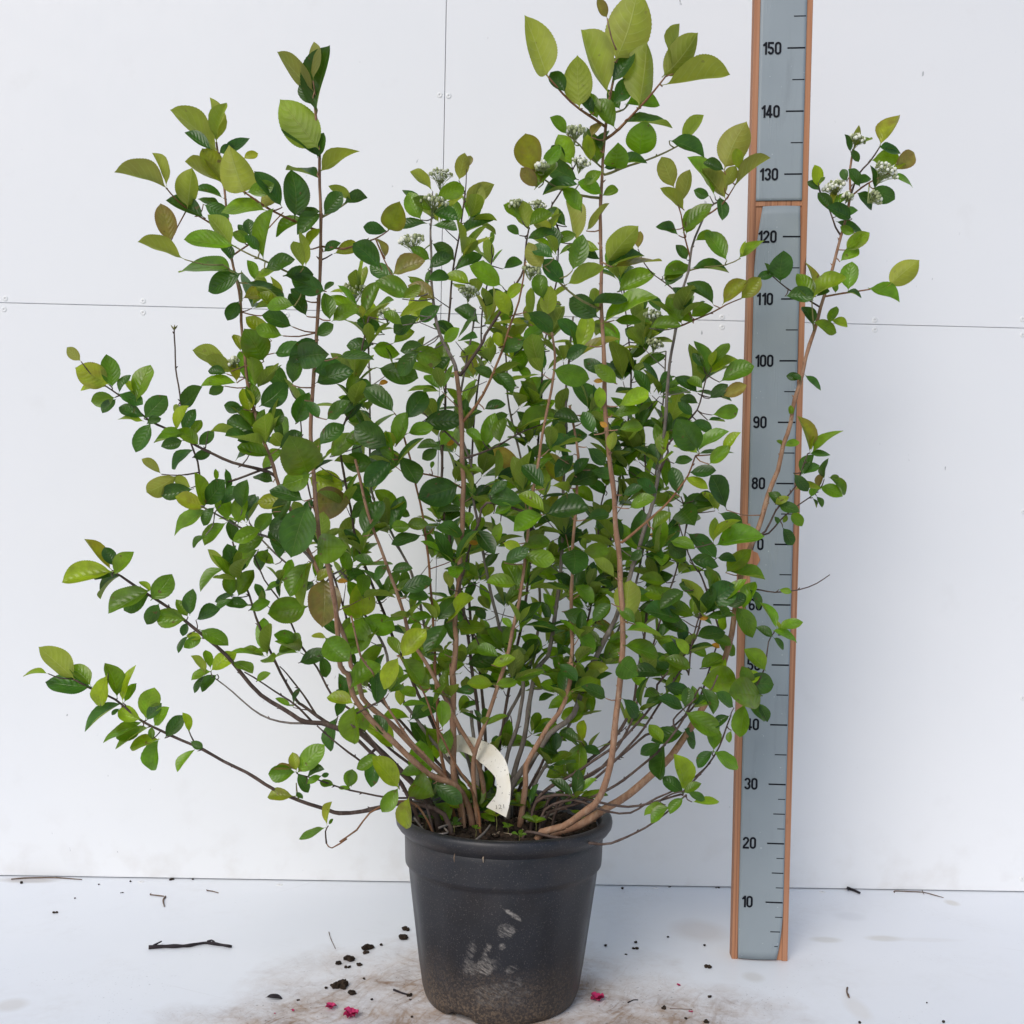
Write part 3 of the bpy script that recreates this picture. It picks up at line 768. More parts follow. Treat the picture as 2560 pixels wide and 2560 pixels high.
'E': '''250 570 70 460 132 d;300 560 345 385 88 m;290 570 240 490 42 l;240 580 235 712 158 d;180 660 10 650 104 d;320 620 390 740 98 d;
270 650 130 790 105 d;630 780 415 850 150 d;280 380 135 250 94 d;360 420 470 270 104 d;210 150 350 180 115 d;390 60 545 110 104 m;
0 90 175 75 48 d;450 440 555 430 112 d;370 500 450 480 74 m;530 570 410 575 52 d;540 560 590 510 54 m;490 690 500 650 22 m;
690 700 770 705 22 m;960 690 840 600 105 b;955 780 945 660 42 l;960 790 770 770 54 m;1195 770 1150 670 98 o;1090 790 1010 700 90 d;
1110 935 1335 900 118 d;1095 920 970 810 74 l;1115 940 1160 830 42 o;1090 940 960 1000 94 m;980 870 860 840 105 d;1230 780 1360 720 94 d;
1260 720 1310 660 64 d;1350 700 1440 720 64 d;970 470 1180 385 74 m;1010 620 1140 580 64 d;1180 560 1260 530 84 d;1150 160 1340 210 112 m;
1240 240 1370 325 112 d;1400 370 1395 285 64 l;1500 350 1620 290 94 l;1450 590 1470 490 54 L;1470 400 1610 370 64 m;1360 500 1310 380 74 d;
1560 600 1740 680 90 d;1690 560 1770 400 94 m;1730 620 1745 520 74 l;860 545 870 450 74 m;780 370 890 340 52 d;950 140 1000 205 54 m;
740 1020 800 1100 84 d;860 980 845 1050 60 m;880 1090 970 1110 54 l;980 1110 1095 1080 84 m;980 1160 1155 1180 90 m;890 1190 955 1150 78 d;
1250 1125 1250 1245 138 d;1310 1130 1450 1130 88 m;1170 1030 1280 1050 84 d;1310 1120 1310 1060 32 l;1180 1130 1235 1070 90 d;1030 1230 1130 1260 84 m;
950 1325 900 1205 90 m;940 1310 830 1300 84 m;1260 1320 1325 1365 70 m;1470 1270 1360 1180 64 L;1360 1290 1450 1290 84 d;1545 1505 1560 1290 140 O;
1400 1510 1400 1430 84 m;1150 1480 1110 1390 74 m;1080 1480 1040 1370 42 L;970 1560 1070 1390 64 m;920 1540 870 1490 38 m;970 1565 700 1600 48 d;
970 1590 1055 1630 78 m;1300 1520 1495 1595 54 b;1200 1460 1330 1490 84 d;1540 1560 1735 1565 32 m;1530 1640 1720 1680 90 m;1830 1500 1670 1460 112 d;
530 1500 635 1380 88 d;580 1510 720 1385 74 l;520 1500 440 1400 42 L;515 1500 485 1370 38 L;500 1490 350 1500 54 m;560 1530 500 1640 104 d;
630 1540 735 1540 84 m;335 1700 460 1550 105 l;310 1710 250 1835 100 l;330 1710 400 1800 94 m;320 1690 285 1630 64 m;120 1480 110 1290 132 l;
110 1490 35 1440 64 l;130 1490 295 1555 112 m;120 1490 55 1690 145 m;670 1740 545 1790 62 m;680 1690 755 1640 74 m;690 1740 775 1720 94 d;
620 1620 590 1545 74 d;330 1340 410 1310 94 d;360 1380 415 1375 64 d;590 1330 570 1235 52 O;660 1330 690 1260 64 m;600 1140 490 1110 64 d;
430 1050 275 1090 58 d;510 1010 605 1020 84 d;360 990 470 980 64 m;380 1000 275 1000 64 m;530 960 510 900 54 m;130 1040 180 945 112 d;
300 910 230 845 84 m;310 910 375 945 44 d;1330 1750 1440 1760 64 l;1500 1730 1600 1800 124 d;1650 1690 1725 1720 84 d;1690 1600 1770 1640 94 m;
1740 1300 1660 1290 74 m;420 70 340 150 85 d;110 90 20 100 60 m;100 300 20 370 80 d;250 320 180 260 70 d;590 90 530 160 60 d;
720 150 800 190 60 d;840 180 900 240 70 d;870 60 960 20 70 d;1030 60 960 120 80 m;1080 200 1000 270 80 m;950 250 870 220 80 d;
1000 320 1090 370 70 m;900 400 840 430 50 d;1060 420 1130 340 75 m;1290 440 1200 420 80 d;1250 620 1190 690 80 d;1330 580 1400 640 70 d;
1420 180 1340 120 75 d;1480 230 1400 160 80 m;1560 180 1480 120 70 d;1600 220 1700 200 60 m;1560 90 1640 40 65 d;1500 480 1590 470 70 m;
1540 720 1460 680 70 m;1520 830 1600 800 60 d;1560 900 1640 860 75 m;1420 830 1360 780 60 d;1360 870 1290 820 70 m;1330 960 1410 940 65 d;
1160 880 1230 860 60 d;720 840 790 800 55 d;740 850 690 800 50 d;810 830 870 780 60 d;830 930 900 900 55 m;680 900 640 840 50 m;
560 980 620 940 60 d;520 590 440 640 60 d;700 590 640 640 50 d;760 540 700 500 55 m;40 430 100 350 70 d;30 520 110 540 75 m;
170 870 90 820 90 d;200 930 290 940 70 m;60 960 120 910 70 d;60 1240 20 1160 70 m;40 1290 70 1370 75 m;180 1190 120 1170 60 d;
250 1210 200 1270 55 d;280 1240 340 1230 60 d;200 1400 250 1360 75 d;1700 820 1640 780 70 d;1690 1010 1740 960 65 m;1780 1080 1850 1100 70 m;
1790 1150 1730 1180 60 d;1620 1160 1560 1210 60 m;1560 1180 1620 1130 50 d;1640 1320 1740 1270 85 d;1680 1390 1600 1360 80 m;1780 1390 1700 1360 85 m;
1840 1350 1760 1400 80 d;1600 1440 1680 1440 75 d;1580 1520 1520 1450 60 m;1450 1420 1380 1480 70 d;1280 1560 1340 1640 80 m;1400 1640 1330 1600 85 m;
1440 1620 1520 1600 60 m;1160 1560 1080 1540 70 d;1140 1590 1220 1610 60 m;1080 1660 1150 1700 75 m;890 1650 830 1590 75 m;880 1660 960 1690 80 m;
850 1700 780 1660 70 m;820 1740 880 1720 65 l;900 1800 830 1770 85 m;940 1820 1020 1850 55 m;1180 1740 1240 1800 70 d;1110 1790 1180 1830 60 m;
1320 1690 1380 1640 75 d;1460 1690 1400 1730 70 d;1710 1790 1640 1780 80 d;1760 1790 1830 1740 70 m;1750 1860 1830 1880 75 d;1400 1860 1340 1820 60 l;
1260 1880 1320 1850 80 m;780 1500 730 1440 50 d;740 1270 700 1220 50 m;850 1150 800 1200 50 d;1060 1130 1110 1200 70 m;1150 1260 1220 1290 60 d;
1020 1340 1080 1290 60 m''',
'F': '''235 170 165 0 66 m;240 180 395 90 78 l;260 140 350 20 64 m;255 140 265 50 42 l;230 190 185 130 44 m;210 140 175 95 50 d;
175 280 70 190 54 d;310 220 405 170 104 m;320 300 405 260 74 b;250 310 300 270 64 d;180 340 85 310 48 d;265 400 402 370 78 m;
150 400 110 360 54 d;205 260 160 220 54 m;240 430 330 435 16 d;260 490 210 470 64 d;180 590 65 420 142 d;190 590 350 490 64 m;
320 590 400 490 54 l;175 605 55 550 54 l;250 660 320 590 74 m;190 610 380 600 26 d;140 710 280 700 64 d;120 740 240 785 48 l;
80 830 60 740 84 d;100 890 245 880 94 d;330 900 285 800 104 d;270 910 210 810 32 l;290 910 265 850 54 l;90 910 155 985 124 d;
300 930 430 980 64 d;265 1080 270 950 54 L;270 1070 390 950 32 l;290 1100 540 1040 105 m;130 1040 285 1160 86 d;340 1240 440 1150 94 l;
350 1240 542 1290 64 m;150 1180 255 1200 78 d;110 1190 30 1150 64 m;20 1090 120 1160 78 d;290 1170 370 1180 54 d;205 1430 100 1275 74 L;
215 1430 385 1320 135 d;180 1330 80 1310 64 d;330 1420 445 1370 74 d;390 1440 440 1525 98 m;430 1440 460 1370 84 m;460 1340 520 1440 42 d;
600 1540 510 1410 46 m;620 1545 742 1500 54 m;590 1560 720 1620 48 m;580 1590 490 1540 48 d;590 1600 645 1660 32 d;620 1550 615 1510 18 l;
620 1340 685 1355 34 m;310 1560 320 1490 54 m;180 1590 275 1570 84 d;290 1620 345 1660 64 m;330 1700 290 1790 84 l;540 1770 465 1690 84 m;
400 1830 518 1790 68 l;390 1830 220 1840 155 m;420 1850 595 1850 112 d;650 570 727 540 44 m;640 560 615 545 22 m;740 200 660 190 42 d;
760 190 842 272 38 d;735 215 715 200 30 d;680 405 680 350 28 m;780 590 730 400 52 o;790 590 805 510 26 l;800 600 957 475 54 m;
790 610 895 615 38 d;740 720 790 640 68 d;750 720 833 670 48 d;860 740 865 630 38 d;890 740 940 730 26 m;890 740 995 812 52 m;
830 790 840 740 42 b;710 800 845 780 38 l;840 790 912 820 70 m;790 840 820 790 44 m;820 840 850 900 32 d;700 720 750 780 64 d;
800 850 820 900 14 d;560 820 612 860 54 d;600 880 645 855 44 l;620 880 680 905 64 d;690 925 742 1000 58 m;640 1010 695 1100 58 d;
610 990 600 960 24 d;640 980 660 940 24 m;160 1480 80 1440 80 m;120 1560 40 1520 80 d;60 1600 110 1660 60 l;140 1760 60 1720 75 m;
230 1700 160 1660 60 m;200 1760 270 1720 75 m;90 1420 20 1370 80 m;170 860 250 840 60 d;40 480 100 440 60 d;60 660 120 640 55 d;
300 1330 250 1270 70 d;360 1640 300 1600 60 m''',
'G': '''575 60 505 225 88 l;625 170 585 -10 90 m;660 195 690 0 48 l;670 200 730 100 54 m;650 215 440 350 48 d;640 240 600 275 22 d;
755 295 630 250 84 l;785 290 830 125 108 m;790 300 840 240 64 d;830 330 885 250 64 m;890 390 945 320 80 d;755 315 555 430 58 m;
755 340 620 400 95 m;790 345 620 460 32 m;850 405 690 440 64 l;850 410 795 575 86 m;815 400 815 340 34 m;1015 360 985 260 42 l;
1025 415 1088 450 44 d;1045 460 950 580 38 m;1600 580 1730 430 105 m;1580 580 1440 590 90 m;1590 570 1570 475 58 o;1590 570 1475 540 26 b;
1600 590 1640 655 64 d;1650 605 1735 560 42 d;1650 640 1720 600 38 m;1725 600 1765 590 26 d;1570 710 1490 710 74 o;1590 690 1625 720 26 d;
1790 650 1750 640 42 m;1870 665 1890 565 64 m;1880 670 1815 660 22 m;1740 880 1605 942 42 m;1755 860 1775 738 32 o;1765 860 1787 830 18 m;
1810 290 1750 465 64 d;1900 225 1890 385 115 m;1890 210 1780 185 76 l''',
'H': '''60 130 150 40 112 m;140 220 60 385 115 m;200 210 200 130 90 d;370 290 230 280 48 m;380 300 480 230 105 d;370 310 430 380 94 d;
340 110 325 222 52 L;550 340 550 250 80 m;590 350 570 425 74 m;460 340 510 485 112 m;430 615 430 435 132 m;310 660 220 540 115 l;
330 590 405 570 64 m;210 500 85 560 64 m;200 510 170 635 84 d;310 670 225 795 82 m;390 640 510 710 135 m;510 650 605 710 94 d;
370 720 350 825 94 o;60 655 65 565 58 m;280 450 195 355 105 l;640 770 575 730 42 l;840 110 955 90 54 m;820 110 765 105 74 l;
1080 130 1000 55 42 l;1070 110 1180 120 58 m;1320 250 1185 290 84 m;1320 250 1280 110 84 O;1170 420 1245 340 48 m;1300 410 1310 300 54 l;
1280 420 1225 380 64 d;1290 430 1270 560 115 m;1300 450 1362 465 54 d;1230 550 1165 575 74 m;1220 540 1210 480 32 l;1520 190 1610 285 64 d;
1730 420 1675 340 64 m;1720 430 1645 465 64 d;1740 440 1720 515 104 d;1770 770 1660 835 54 m;1740 760 1685 785 64 m;1640 230 1700 190 60 d;
250 380 200 300 70 d;480 120 400 60 80 m;640 130 720 150 50 d;1420 180 1340 130 70 d;1350 260 1360 190 55 m;1640 120 1590 60 70 m;
1170 480 1100 450 70 d;1150 470 1150 400 60 d''',
'I': '''520 170 370 150 155 m;430 220 410 355 95 m;450 220 512 265 74 d;510 220 545 275 54 d;370 230 330 195 64 d;350 280 290 315 54 d;
265 460 255 365 80 m;270 470 352 525 84 m;260 470 218 515 64 d;110 230 130 125 64 d;100 240 15 200 74 d;120 260 248 345 115 m;
205 130 272 265 64 d;100 370 15 390 94 d;120 380 168 455 44 d;110 350 172 405 38 d;110 670 90 530 95 l;100 690 35 635 74 d;
110 690 172 650 54 m;130 690 222 722 44 d;160 740 297 735 44 l;100 720 30 805 54 m;470 130 440 60 70 m;360 360 350 400 34 m'''}
# corymbs of buds: crop x y  spread(px)  direction x y  openness
CORYMBS = '''B535,945,70,0,-1,1 B505,1090,75,.2,-1,.6 B385,1300,70,-.2,-1,.6 B70,1560,75,-.1,-1,.2 B255,1690,50,0,-1,.1 B690,1570,55,.1,-1,.2
B1260,715,55,0,-1,.3 B1295,880,50,.3,-1,.4 B1085,900,35,-.3,-1,.6 B940,1105,40,-.3,-1,.3 B1060,1105,45,.3,-1,.3 B1120,1190,40,.4,-1,.6 B1030,1455,50,.2,-1,.2
B1680,1700,50,0,-1,.2 B1150,1275,45,0,-1,.3 B1690,1850,45,.2,-1,.1 C1035,755,45,.3,-1,.5 C1190,925,70,.7,-1,.8 C915,1010,60,-.4,-1,.5 C985,1060,30,.3,-1,.8 C1130,1065,40,.6,-.4,.2
D1250,125,35,-.5,-1,.6'''


# ------------------------------------------------------------------ large structure: floor, ground, wall panels
def sheet(name, x0, x1, y0, y1, z, mat, t=1.0):
    b = MB()
    b.box(x0, x1, y0, y1, z - t, z)
    return b.build(name, mat, smooth=False)


fl = sheet('floor', -260, 260, -300, 1.0, 0.0, FLOOR)
tag(fl, 'white painted floor board with brown scuffed dirt round the pot', 'floor', kind='structure')
GROUND = mat_simple('grey_yard', (.16, .15, .14), (.24, .23, .22), 8, .9)
gr = sheet('ground', -3000, 3000, -3000, 3000, -1.4, GROUND)
tag(gr, 'grey yard surface beyond the white floor', 'ground', kind='structure')

SEAM_X, SEAM_Z, GAP = -11.95, 114.76, 0.05
WX, WZ, WT = 255.0, 238.0, 1.6


def wall_panel(x0, x1, z0, z1, label):
    """a white sheet whose front edges are slightly rounded"""
    r = .08
    v, f = [], []
    for (i, y) in ((r, 0.0), (0.0, r), (0.0, WT)):
        v += [(x0 + i, y, z0 + i), (x1 - i, y, z0 + i), (x1 - i, y, z1 - i), (x0 + i, y, z1 - i)]
    f.append((0, 1, 2, 3))
    for k in range(2):
        for j in range(4):
            a, b2 = k * 4 + j, k * 4 + (j + 1) % 4
            f.append((a, a + 4, b2 + 4, b2))
    f.append((11, 10, 9, 8))
    o = mesh_obj('wall_panel', v, f, WALL, None, False)
    return tag(o, label, 'wall panel', 'white wall panels')


PANELS = {
    'ul': wall_panel(-WX, SEAM_X - GAP, SEAM_Z + GAP, WZ, 'white wall panel at the upper left behind the shrub, left of the vertical joint'),
    'ur': wall_panel(SEAM_X + GAP, WX, SEAM_Z + GAP, WZ, 'white wall panel at the upper right behind the numbers 110 to 150 of the measure'),
    'll': wall_panel(-WX, SEAM_X - GAP, .22, SEAM_Z - GAP, 'white wall panel at the lower left, standing on the floor behind the drooping branches'),
    'lr': wall_panel(SEAM_X + GAP, WX, .22, SEAM_Z - GAP, 'white wall panel at the lower right, standing on the floor behind the pot and measure')}
bk = MB()
bk.box(-WX, WX, WT + .05, WT + .6, .1, WZ)
back = bk.build('wall_backing', SEAM, smooth=False)
tag(back, 'dark backing sheet seen through the thin joints between the white panels', 'wall')


def screw(parent, p, nrm, r=.58):
    """domed plastic cap with a dark recess, on a panel or the floor"""
    t = nrm.orthogonal().normalized()
    b = nrm.cross(t)
    prof = [(r, 0), (r * .93, .05), (r * .7, .10), (r * .30, .115), (r * .24, .07), (.0001, .06)]
    n = 18
    vv, ff, fm = [], [], []
    for (rr, h) in prof:
        for k in range(n):
            a = 2 * math.pi * k / n
            vv.append(p + (t * math.cos(a) + b * math.sin(a)) * rr + nrm * h)
    for i in range(len(prof) - 1):
        for k in range(n):
            ff.append((i * n + k, i * n + (k + 1) % n, (i + 1) * n + (k + 1) % n, (i + 1) * n + k))
            fm.append(1 if i >= 3 else 0)
    return mesh_obj('screw_cap', vv, ff, [SCREW, SCREW_DARK], parent, True, fm)


for (c, x, y) in (('A', 28, 1602), ('A', 22, 1660), ('A', 768, 1616), ('A', 768, 1678), ('A', 1540, 1690), ('C', 312, 1702), ('C', 312, 1755),
                  ('C', 1132, 1717), ('C', 1132, 1770), ('C', 1925, 1712), ('C', 1925, 1797), ('B', 535, 510), ('B', 583, 515),
                  ('I', 1925, 182), ('I', 1922, 1153), ('F', 1931, 920)):
    p = at_depth(*pix(c, x, y), 0.0)
    key = ('u' if p.z > SEAM_Z else 'l') + ('l' if p.x < SEAM_X else 'r')
    screw(PANELS[key], p, Vector((0, -1, 0)))
for (c, x, y) in (('G', 757, 1169), ('G', 1500, 1185), ('H', 1697, 1203), ('I', 850, 1224)):
    screw(fl, at_floor(c, x, y), Vector((0, 0, 1)), .7)

# ------------------------------------------------------------------ the measuring board
mb = empty('measuring_board', (45.75, -37.25, 0), 'tall grey height measure with black numbers in a pine frame, leaning near the wall', 'height measure')
mb.rotation_euler = (0, -.0075, -.085)


def local(o, parent):
    o.parent = parent
    o.matrix_parent_inverse = Matrix.Identity(4)
    return o


HB = 172.0          # board height; the photograph cuts it at 158
RW = .95            # width of a rail
W2 = 4.66           # half width


def grain_rail(x0, x1, z0, z1, name, y0=0.0, y1=2.6):
    b = MB()
    e = .06
    pts = [(x0 + e, y0), (x1 - e, y0), (x1, y0 + e), (x1, y1), (x0, y1), (x0, y0 + e)]
    n = len(pts)
    N = 40
    vv, ff = [], []
    for i in range(N + 1):
        z = z0 + (z1 - z0) * i / N
        w = .03 * math.sin(z * .05 + x0)
        vv += [(p[0] + w, p[1], z) for p in pts]
    for i in range(N):
        for k in range(n):
            a, c = i * n + k, i * n + (k + 1) % n
            ff.append((a, c, c + n, a + n))
    ff.append(tuple(range(n))[::-1])
    ff.append(tuple(N * n + k for k in range(n)))
    b.add(vv, ff)
    return local(b.build(name, WOOD, smooth=False), mb)


grain_rail(-W2, -W2 + RW, 0, HB, 'rail')
grain_rail(W2 - RW, W2, 0.02, HB, 'rail')
ZC = 125.4
b = MB()
b.box(-W2 + RW + .003, W2 - RW - .003, .25, 2.3, 0.05, ZC - .42)
local(b.build('back_board', WOOD, smooth=False), mb)
b = MB()
b.box(-W2 + RW + .003, W2 - RW - .003, .25, 2.3, ZC + .42, HB - .05)
local(b.build('back_board', WOOD, smooth=False), mb)
b = MB()
b.box(-W2 + RW + .002, W2 - RW - .002, .05, 2.45, ZC - .4, ZC + .4)
local(b.build('crossbar', WOOD, smooth=False), mb)


def panel_y(x, z, z0, z1, taper_bottom, taper_top):
    tb = max(0, 1 - (z - z0) / 9.0) ** 2 * taper_bottom
    tt = max(0, 1 - (z1 - z) / 11.0) ** 1.6 * taper_top
    xl = -3.72 + tb * .10 + tt * 1.15
    xr = 3.66 - tb * .85 - tt * .25
    u = max(0, min(1, (x - xl) / (xr - xl)))
    bulge = (tb + tt) * (-.55 * math.sin(math.pi * u)) - .05 + .02 * math.sin(z * .21 + u * 3)
    ripple = .03 * math.exp(-((u - .2 - .03 * math.sin(z * .13)) / .03) ** 2)
    return -.10 + bulge * .5 - ripple


def on_panel(x, z, lift=.02):
    if z > ZC:
        return panel_y(x, z, ZC + .42, HB - .3, 0, 0) - lift
    return panel_y(x, z, .25, ZC - .5, 1, 1) - lift


def panel(z0, z1, taper_bottom, taper_top):
    """thin printed sheet that curls back and narrows at its cut ends"""
    nx, nz = 14, 90
    vv, ff = [], []
    for side in (0, 1):
        for i in range(nz + 1):
            z = z0 + (z1 - z0) * i / nz
            tb = max(0, 1 - (z - z0) / 9.0) ** 2 * taper_bottom
            tt = max(0, 1 - (z1 - z) / 11.0) ** 1.6 * taper_top
            xl = -3.72 + tb * .10 + tt * 1.15
            xr = 3.66 - tb * .85 - tt * .25
            for k in range(nx + 1):
                u = k / nx
                x = xl + (xr - xl) * u
                vv.append((x, panel_y(x, z, z0, z1, taper_bottom, taper_top) + side * .07, z))
    s = (nz + 1) * (nx + 1)
    for i in range(nz):
        for k in range(nx):
            a = i * (nx + 1) + k
            ff.append((a, a + 1, a + nx + 2, a + nx + 1))
            ff.append((s + a, s + a + nx + 1, s + a + nx + 2, s + a + 1))
    rim = [k for k in range(nx + 1)] + [i * (nx + 1) + nx for i in range(1, nz + 1)] + \
          [nz * (nx + 1) + k for k in range(nx - 1, -1, -1)] + [i * (nx + 1) for i in range(nz - 1, 0, -1)]
    for j in range(len(rim)):
        a, c = rim[j], rim[(j + 1) % len(rim)]
        ff.append((a, s + a, s + c, c))
    return local(mesh_obj('scale_panel', vv, ff, PANEL), mb)


P_LOW = panel(.25, ZC - .5, 1, 1)
P_UP = panel(ZC + .42, HB - .3, 0, 0)


def digits(txt, x0, zc, h, w, parent, mat, y=-.215, name='scale_number', off=.05, flat=None):
    cu = bpy.data.curves.new('digits', 'FONT')
    cu.body = txt
    cu.offset = off
    cu.extrude = 0.0
    tmp = bpy.data.objects.new('digits', cu)
    COL.objects.link(tmp)
    bpy.context.view_layer.update()
    dg = bpy.context.evaluated_depsgraph_get()
    me = bpy.data.meshes.new_from_object(tmp.evaluated_get(dg))
    COL.objects.unlink(tmp)
    bpy.data.objects.remove(tmp)
    xs = [v.co.x for v in me.vertices]
    ys = [v.co.y for v in me.vertices]
    a, bb, c, d = min(xs), max(xs), min(ys), max(ys)
    for v in me.vertices:
        q = Vector((x0 + (v.co.x - a) / (bb - a) * w, y, zc + ((v.co.y - c) / (d - c) - .5) * h))
        if not flat:
            q.y = on_panel(q.x, q.z, .075)
        v.co = (flat(q) if flat else q) * CM
    me.name = name
    me.materials.clear()
    o = bpy.data.objects.new(name, me)
    COL.objects.link(o)
    me.materials.append(mat)
    return local(o, parent)


def tick(x0, x1, z, t, parent):
    b = MB()
    n = 8
    vv = []
    for i in range(n + 1):
        x = x0 + (x1 - x0) * i / n
        for zz in (z - t / 2, z + t / 2):
            vv.append((x, on_panel(x, z), zz))
    b.add(vv, [(2 * i, 2 * i + 2, 2 * i + 3, 2 * i + 1) for i in range(n)])
    return local(b.build('scale_mark', INK, smooth=False), parent)


def ell(cx, cy, rx, ry, a0, a1, n=14):
    return [(cx + rx * math.cos(math.radians(a0 + (a1 - a0) * i / n)), cy + ry * math.sin(math.radians(a0 + (a1 - a0) * i / n))) for i in range(n + 1)]


DW, DH, DS = 1.06, 2.0, .33


def glyph(ch):
    """strokes of a heavy condensed figure: (centre line, closed)"""
    l, r, b, t, cx = DS / 2, DW - DS / 2, DS / 2, DH - DS / 2, DW / 2
    rx = (DW - DS) / 2
    q = (t - b) / 4
    if ch == '0':
        return [(ell(cx, t - rx, rx, rx, 0, 180, 10) + ell(cx, b + rx, rx, rx, 180, 360, 10), True)]
    if ch == '1':
        return [([(.62, 0), (.62, DH)], False), ([(.14, DH * .72), (.36, DH * .77), (.52, DH * .90)], False)]
    if ch == '2':
        return [(ell(cx, t - rx * 1.1, rx, rx * 1.1, 185, -8, 14) + [(r - .03, t - rx * 1.5), (cx + .05, .82), (l + .06, .45), (l, DS * .8)], False), ([(0, b), (DW, b)], False)]
    if ch == '3':
        return [(ell(cx, t - q, rx, q, 170, -85), False), (ell(cx, b + q, rx, q, 85, -170), False)]
    if ch == '4':
        return [([(.64, DH), (.40, 1.2), (.10, .52)], False), ([(0, .5), (DW, .5)], False), ([(.68, 0), (.68, DH)], False)]
    if ch == '5':
        return [([(l - DS / 2 + .08, t), (DW - .05, t)], False), ([(l + .06, DH), (l, 1.0)], False), (ell(cx, b + .47, rx, .47, 128, -165), False)]
    if ch in '69':
        g = [(ell(cx, b + .44, rx, .44, 0, 360, 20)[:-1], True), ([(l, b + .44), (l, t - rx)] + ell(cx, t - rx, rx, rx, 180, 12, 10)[1:], False)]
        return g if ch == '6' else [([(DW - x, DH - y) for x, y in p], c_) for p, c_ in g]
    if ch == '7':
        return [([(0, t), (DW, t)], False), ([(r + .06, DH - .1), (cx + .06, 1.0), (cx - .18, 0)], False)]
    return [(ell(cx, t - .37, rx * .94, .37, 0, 360, 18)[:-1], True), (ell(cx, b + .46, rx, .46, 0, 360, 20)[:-1], True)]


def number(txt, x0, zc, parent):
    b = MB()
    lift = .05
    for ch in txt:
        for pts, closed in glyph(ch):
            lift += .004
            n = len(pts)
            vv = []
            for i, (x, y) in enumerate(pts):
                p0 = pts[(i - 1) % n] if closed else pts[max(0, i - 1)]
                p1 = pts[(i + 1) % n] if closed else pts[min(n - 1, i + 1)]
                tx, ty = p1[0] - p0[0], p1[1] - p0[1]
                tl = math.hypot(tx, ty) or 1
                for sg in (1, -1):
                    X_ = x0 + x - ty / tl * DS / 2 * sg
                    Z_ = zc - DH / 2 + y + tx / tl * DS / 2 * sg
                    vv.append((X_, on_panel(X_, Z_, lift), Z_))
            fs = [(2 * i, 2 * i + 1, (2 * i + 3) % (2 * n), (2 * i + 2) % (2 * n)) for i in range(n if closed else n - 1)]
            b.add(vv, fs)
        x0 += .84 if ch == '1' else 1.15
    return local(b.build('scale_number', INK, smooth=False), parent)


for k in range(10, 170, 10):
    par = P_UP if k > ZC else P_LOW
    n = len(str(k))
    tick(.72, 3.55, k, .25, par)
    number(str(k), -3.3, k, par)
for k in range(5, 170, 10):
    if k == 125:
        continue
    tick(1.62, 3.55 if k > 5 else 3.25, k, .17, P_UP if k > ZC else P_LOW)
for k in (2.5, 7.5, 12.5, 17.5, 22.5, 27.5):
    tick(2.35, 3.55 if k > 3 else 2.95, k, .14, P_LOW)


def board_point(c, x, y):
    """pixel -> point on the board's front face (board coordinates)"""
    q = at_depth(*pix(c, x, y), -37.25)
    return q.x - 45.75 + .0075 * q.z, q.z


outl = [board_point('F', *q) for q in ((393, 985), (462, 984), (470, 1012), (462, 1080), (478, 1132), (502, 1142), (516, 1180), (492, 1222), (458, 1240), (464, 1298), (438, 1342), (393, 1340))]
vv = [(x, -.34, z) for x, z in outl] + [(x, -.12, z) for x, z in outl]
n = len(outl)
ff = [tuple(range(n))[::-1], tuple(range(n, 2 * n))] + [(i, (i + 1) % n, (i + 1) % n + n, i + n) for i in range(n)]
wp_ = local(mesh_obj('wood_patch', vv, ff, WOOD, None, False), mb)
wp_['label'] = 'orange wooden patch screwed over the left rail at 65 to 75'

# ------------------------------------------------------------------ the pot
PC = Vector((2.05, -51.2, 0))
pot = empty('plant_pot', PC, 'large black plastic nursery pot with pale scuffs and a muddy foot', 'plant pot')


def notch(r, z, a):
    d = 0
    for an in (-2.12, .15, 1.15, 2.2):
        q = (a - an + math.pi) % (2 * math.pi) - math.pi
        d = max(d, math.exp(-(q / .17) ** 4))
    zz = z + d * 1.5 * max(0, 1 - z / 1.0) if z < 1 else z
    rib = 1 + .010 * math.cos(a * 12) * (1 if 2 < z < 20 else 0)
    return r * rib, zz


body = [(11.0, 0.0), (11.45, .15), (11.75, .8), (12.1, 2.0), (12.5, 5), (13.0, 9), (13.5, 13), (14.0, 17), (14.35, 19.9), (14.45, 20.5), (14.95, 20.85), (15.0, 21.3), (15.1, 24.5), (15.15, 26.1)]
v1, f1 = lathe(body + [(14.6, 26.2), (14.2, 20), (11.8, 1.5), (.01, 1.4)], 112, notch)
o = local(mesh_obj('pot_body', v1, f1, POT), pot)
rimp = [(15.16, 25.3), (15.5, 25.7), (16.0, 26.1), (16.4, 26.7), (16.5, 27.35), (16.4, 27.8), (16.05, 28.05), (15.3, 28.02), (14.95, 27.8), (14.7, 26.9), (14.55, 25.0)]
v1, f1 = lathe(rimp, 112)
o = local(mesh_obj('pot_rim', v1, f1, POT), pot)
rng = random.Random(5)
N = 60
vv, ff = [], []
for i in range(N + 1):
    r = 14.55 * i / N
    for k in range(96):
        a = 2 * math.pi * k / 96
        x, y = r * math.cos(a), r * math.sin(a)
        h = 25.6 + .9 * mnoise(Vector((x * .25, y * .25, 1))) + .7 * mnoise(Vector((x * 1.1, y * 1.1, 3))) + .45 * mnoise(Vector((x * 2.6, y * 2.6, 7)))
        vv.append((x, y, h + .7 * math.exp(-(r / 7) ** 2)))
for i in range(N):
    for k in range(96):
        ff.append((i * 96 + k, i * 96 + (k + 1) % 96, (i + 1) * 96 + (k + 1) % 96, (i + 1) * 96 + k))
soil_b = MB()
soil_b.add(vv, ff)
